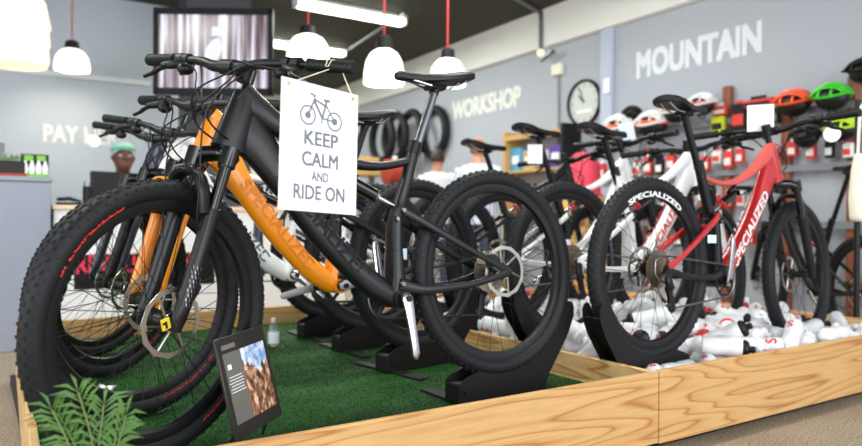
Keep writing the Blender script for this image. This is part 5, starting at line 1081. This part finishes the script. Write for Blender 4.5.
# ------------------------------------------------------------------ people
def remesh(o, vox, it=4):
    m = o.modifiers.new('remesh', 'REMESH'); m.mode = 'VOXEL'; m.voxel_size = vox; m.use_smooth_shade = True
    s = o.modifiers.new('smooth', 'SMOOTH'); s.iterations = it; s.factor = .5
    return o
def person(label, M, skin, shirt, trousers, hair=None, scarf=None, sit=False, arms='down', collar=None, height=1.75):
    k = height/1.75; t = thing('person', label, 'person', M @ Matrix.Scale(k, 4))
    h0 = .92 if not sit else .56                       # hip height; x faces forward, y to the person's left
    b = MB(); dz = h0-.92; z = lambda v: v+dz
    b.loft([(0, 0, z(.86)), (0, 0, z(.98)), (.01, 0, z(1.12)), (.015, 0, z(1.28)), (0, 0, z(1.40)), (-.01, 0, z(1.46))], [(.16, .11), (.165, .115), (.145, .10), (.17, .115), (.18, .10), (.08, .07)], 16, p=2.5, smooth=4)
    b.loft([(-.01, 0, z(1.43)), (.0, 0, z(1.50)), (.012, 0, z(1.56))], [(.062, .060), (.055, .056), (.055, .058)], 12)
    hc = V((.02, 0, z(1.635)))
    b.ball(hc, (.095, .076, .118), 20, 14); b.ball(hc+V((.028, 0, -.055)), (.068, .058, .062), 16, 10)
    b.loft([hc+V((.09, 0, .025)), hc+V((.112, 0, -.015)), hc+V((.094, 0, -.024))], [(.009, .010), (.016, .014), (.012, .006)], 8)
    for s in (1, -1): b.loft([hc+V((-.005, s*.075, .02)), hc+V((-.012, s*.086, .0)), hc+V((.0, s*.076, -.03))], [(.010, .012), (.010, .022), (.006, .010)], 8, side=(0, 1, 0))
    J = []
    for s in (1, -1):
        sh = V((0, s*.185, z(1.40)))
        if arms == 'down': el, wr = sh+V((-.02, s*.05, -.29)), sh+V((.05, s*.06, -.54))
        elif arms == 'work': el, wr = sh+V((.06, s*.06, -.27)), sh+V((.30, s*.0, -.26))
        else: el, wr = sh+V((.05, s*.05, -.26)), sh+V((.29, -s*.02, -.30))
        J.append((sh, el, wr))
        b.loft([sh+V((0, -s*.06, .0)), sh, sh.lerp(el, .4), el, el.lerp(wr, .35), wr], [(.055, .055), (.056, .056), (.047, .047), (.040, .040), (.040, .038), (.027, .024)], 12, side=(0, 1, 0), smooth=2)
        d = (wr-el).normalized(); sd_ = d.cross(V((0, s, 0))) if abs(d.y) < .9 else V((0, 0, 1)); lat = V((0, 1, 0)) if arms == 'down' else V((0, 1, 0))
        lat = (d.cross(V((0, 0, 1)))).normalized() if arms != 'down' else V((1, 0, 0)); nn = lat.cross(d).normalized()
        pm = wr+d*.085
        b.loft([wr-d*.01, wr+d*.03, pm], [(.024, .016), (.038, .016), (.040, .014)], 10, side=lat)
        for f, (o_, ln) in enumerate(((-.030, .068), (-.010, .078), (.010, .073), (.029, .058))):
            r0 = pm+lat*o_; b.loft([r0-d*.01, r0+d*ln*.5+nn*.006, r0+d*ln*.92+nn*.022], [(.0095, .0095), (.009, .009), (.007, .007)], 8, side=lat)
        tb = wr+d*.03-lat*.034*1; b.loft([tb, tb-lat*.022+d*.03+nn*.008, tb-lat*.022+d*.058+nn*.018], [(.012, .012), (.0105, .0105), (.008, .008)], 8, side=nn)
        hip = V((0, s*.09, z(.90)))
        if sit: kn, an = hip+V((.42, s*.02, -.02)), V((hip.x+.42, hip.y+s*.02, .09))
        else: kn, an = V((.02, s*.10, .50)), V((-.02, s*.10, .09))
        b.loft([hip, hip.lerp(kn, .35), kn, kn.lerp(an, .3), an], [(.088, .09), (.080, .084), (.056, .058), (.056, .062), (.036, .038)], 12, side=(0, 1, 0), smooth=3)
        b.loft([an+V((-.05, 0, -.045)), an+V((.02, 0, -.04)), an+V((.13, 0, -.062)), an+V((.18, 0, -.072))], [(.034, .040), (.040, .045), (.042, .026), (.025, .015)], 10, side=(0, 1, 0), p=2.6)
        J[-1] += (hip, kn, an)
    remesh(b.build('body', skin, t), .0085)
    c = MB(); c.loft([(0, 0, z(.84)), (0, 0, z(.98)), (.01, 0, z(1.12)), (.015, 0, z(1.28)), (0, 0, z(1.41)), (-.01, 0, z(1.475))], [(.175, .13), (.178, .13), (.16, .118), (.184, .13), (.19, .115), (.078, .078)], 18, p=2.5, smooth=4)
    for (sh, el, wr, hip, kn, an) in J:
        s = 1 if sh.y > 0 else -1
        c.loft([sh+V((0, -s*.07, .0)), sh, sh.lerp(el, .5), el.lerp(sh, .1)], [(.066, .066), (.068, .068), (.060, .060), (.058, .058)], 12, side=(0, 1, 0), smooth=2)
    remesh(c.build('shirt', shirt, t), .011)
    c = MB(); c.loft([(0, 0, z(.82)), (0, 0, z(.92)), (0, 0, z(1.0))], [(.172, .125), (.178, .128), (.172, .124)], 16, p=2.5)
    for (sh, el, wr, hip, kn, an) in J:
        c.loft([hip, hip.lerp(kn, .4), kn, kn.lerp(an, .4), an+V((0, 0, .01))], [(.10, .102), (.092, .096), (.072, .074), (.070, .074), (.060, .064)], 12, side=(0, 1, 0), smooth=3)
    remesh(c.build('trousers', trousers, t), .012)
    for s in (1, -1):
        a_ = V((-.02, s*.10, .09)) if not sit else J[0 if s > 0 else 1][5]
        MB().loft([a_+V((-.065, 0, -.05)), a_+V((.02, 0, -.045)), a_+V((.13, 0, -.062)), a_+V((.20, 0, -.074))], [(.038, .038), (.046, .042), (.048, .026), (.030, .014)], 12, side=(0, 1, 0), p=2.8, smooth=3).build('shoe', SATB, t)
        e = MB().ball(hc+V((.083, s*.033, .012)), (.010, .014, .009), 12, 8).build('eye', PAPER, t); MB().ball(hc+V((.0915, s*.033, .012)), (.0035, .006, .006), 10, 6).build('iris', SATB, e)
        MB().loft([hc+V((.088, s*.016, .036)), hc+V((.086, s*.048, .036))], [(.004, .003)]*2, 6, side=(1, 0, 0)).build('eyebrow', SATB, t)
    MB().loft([hc+V((.088, -.024, -.062)), hc+V((.098, 0, -.060)), hc+V((.088, .024, -.062))], [(.006, .006)]*3, 8, side=(0, 0, 1), smooth=2).build('lips', mat('lip_tone', srgb(130, 70, 66), .5), t)
    if hair:
        m, full = hair; hb_ = MB()
        vs = []; n, mm = 22, 12
        for i in range(mm+1):
            u = PI*(.0+.62*i/mm) if full else PI*(.42+.25*i/mm)
            for j in range(n):
                a = 2*PI*j/n; fr = max(0, math.cos(a)); uu = u*(1-.45*fr) if full else u
                if not full and fr > .35: uu = min(u, PI*.5) if False else u
                vs.append(hc+V((-.006+.104*math.sin(uu)*math.cos(a), .084*math.sin(uu)*math.sin(a), .006+.124*math.cos(uu))))
        fs = [[i*n+j, i*n+(j+1) % n, (i+1)*n+(j+1) % n, (i+1)*n+j] for i in range(mm) for j in range(n) if full or math.cos(2*PI*(j+.5)/n) < .3]
        hb_.add(vs, fs); o = hb_.build('hair', m, t); sm = o.modifiers.new('thick', 'SOLIDIFY'); sm.thickness = .008; sm.offset = 0
    if scarf:
        m1, m2 = scarf; s1 = MB(); s1.ball(hc+V((-.028, 0, .062)), (.104, .090, .082), 20, 12); s1.ball(hc+V((-.10, 0, .01)), (.05, .06, .05), 14, 10); s1.build('headscarf', m1, t)
        MB().loft([hc+V((.098*math.cos(a)-.016, .087*math.sin(a), .058+.016*math.cos(a))) for a in [2*PI*j/24 for j in range(25)]], [(.014, .007)]*25, 8, side=(0, 0, 1), cap=False).build('scarf_band', m2, t)
    return t
SKD = mat('dark_skin', srgb(104, 66, 50), .5); SKL = mat('light_skin', srgb(204, 142, 112), .5)
p = at(123, 158, 5.85); face = math.atan2(EYE.y-p.y, EYE.x-p.x)+.15
z_need = p.z; 
person('cashier in mint headscarf seated behind the desk monitor', T((p.x, p.y, 0)) @ R(face, 'Z'), SKD, SATB, SATB, scarf=(mat('mint_cloth', srgb(196, 226, 212), .8), mat('teal_cloth', srgb(90, 196, 168), .8)), sit=True, arms='work', height=1.75*z_need/1.275)
st = thing('stool', 'dark swivel stool under the seated cashier', 'stool', T((p.x, p.y, 0)) @ R(face, 'Z')); sk = z_need/1.275; sz = .465*sk
MB().lathe([(.001, sz-.05), (.17, sz-.05), (.185, sz-.03), (.17, sz-.004), (.001, sz)], 24, 'z').build('seat', SATB, st); MB().tube([(0, 0, .03), (0, 0, sz-.05)], .025, 12).build('post', DALU, st); MB().lathe([(.001, 0), (.2, 0), (.19, .02), (.03, .035), (.001, .035)], 24, 'z').build('base', DALU, st)
p = at(437.5, 158, 7.9); person('dark haired man in white shirt seen from behind at the workshop wall', T((p.x, p.y, 0)) @ R(math.atan2(p.y-EYE.y, p.x-EYE.x)-.25, 'Z'), SKL, mat('white_cotton', srgb(232, 234, 238), .8), mat('denim', srgb(60, 70, 96), .8), hair=(mat('dark_hair', srgb(52, 40, 34), .6), True), arms='work', height=1.75*p.z/1.645)
p = at(478, 147, 6.7); person('balding man in pale blue shirt seen from behind', T((p.x, p.y, 0)) @ R(math.atan2(p.y-EYE.y, p.x-EYE.x)-.2, 'Z'), SKL, mat('pale_blue_cotton', srgb(196, 206, 228), .8), MATS['denim'], hair=(mat('grey_brown_hair', srgb(120, 84, 66), .7), False), arms='work', height=1.75*p.z/1.645)
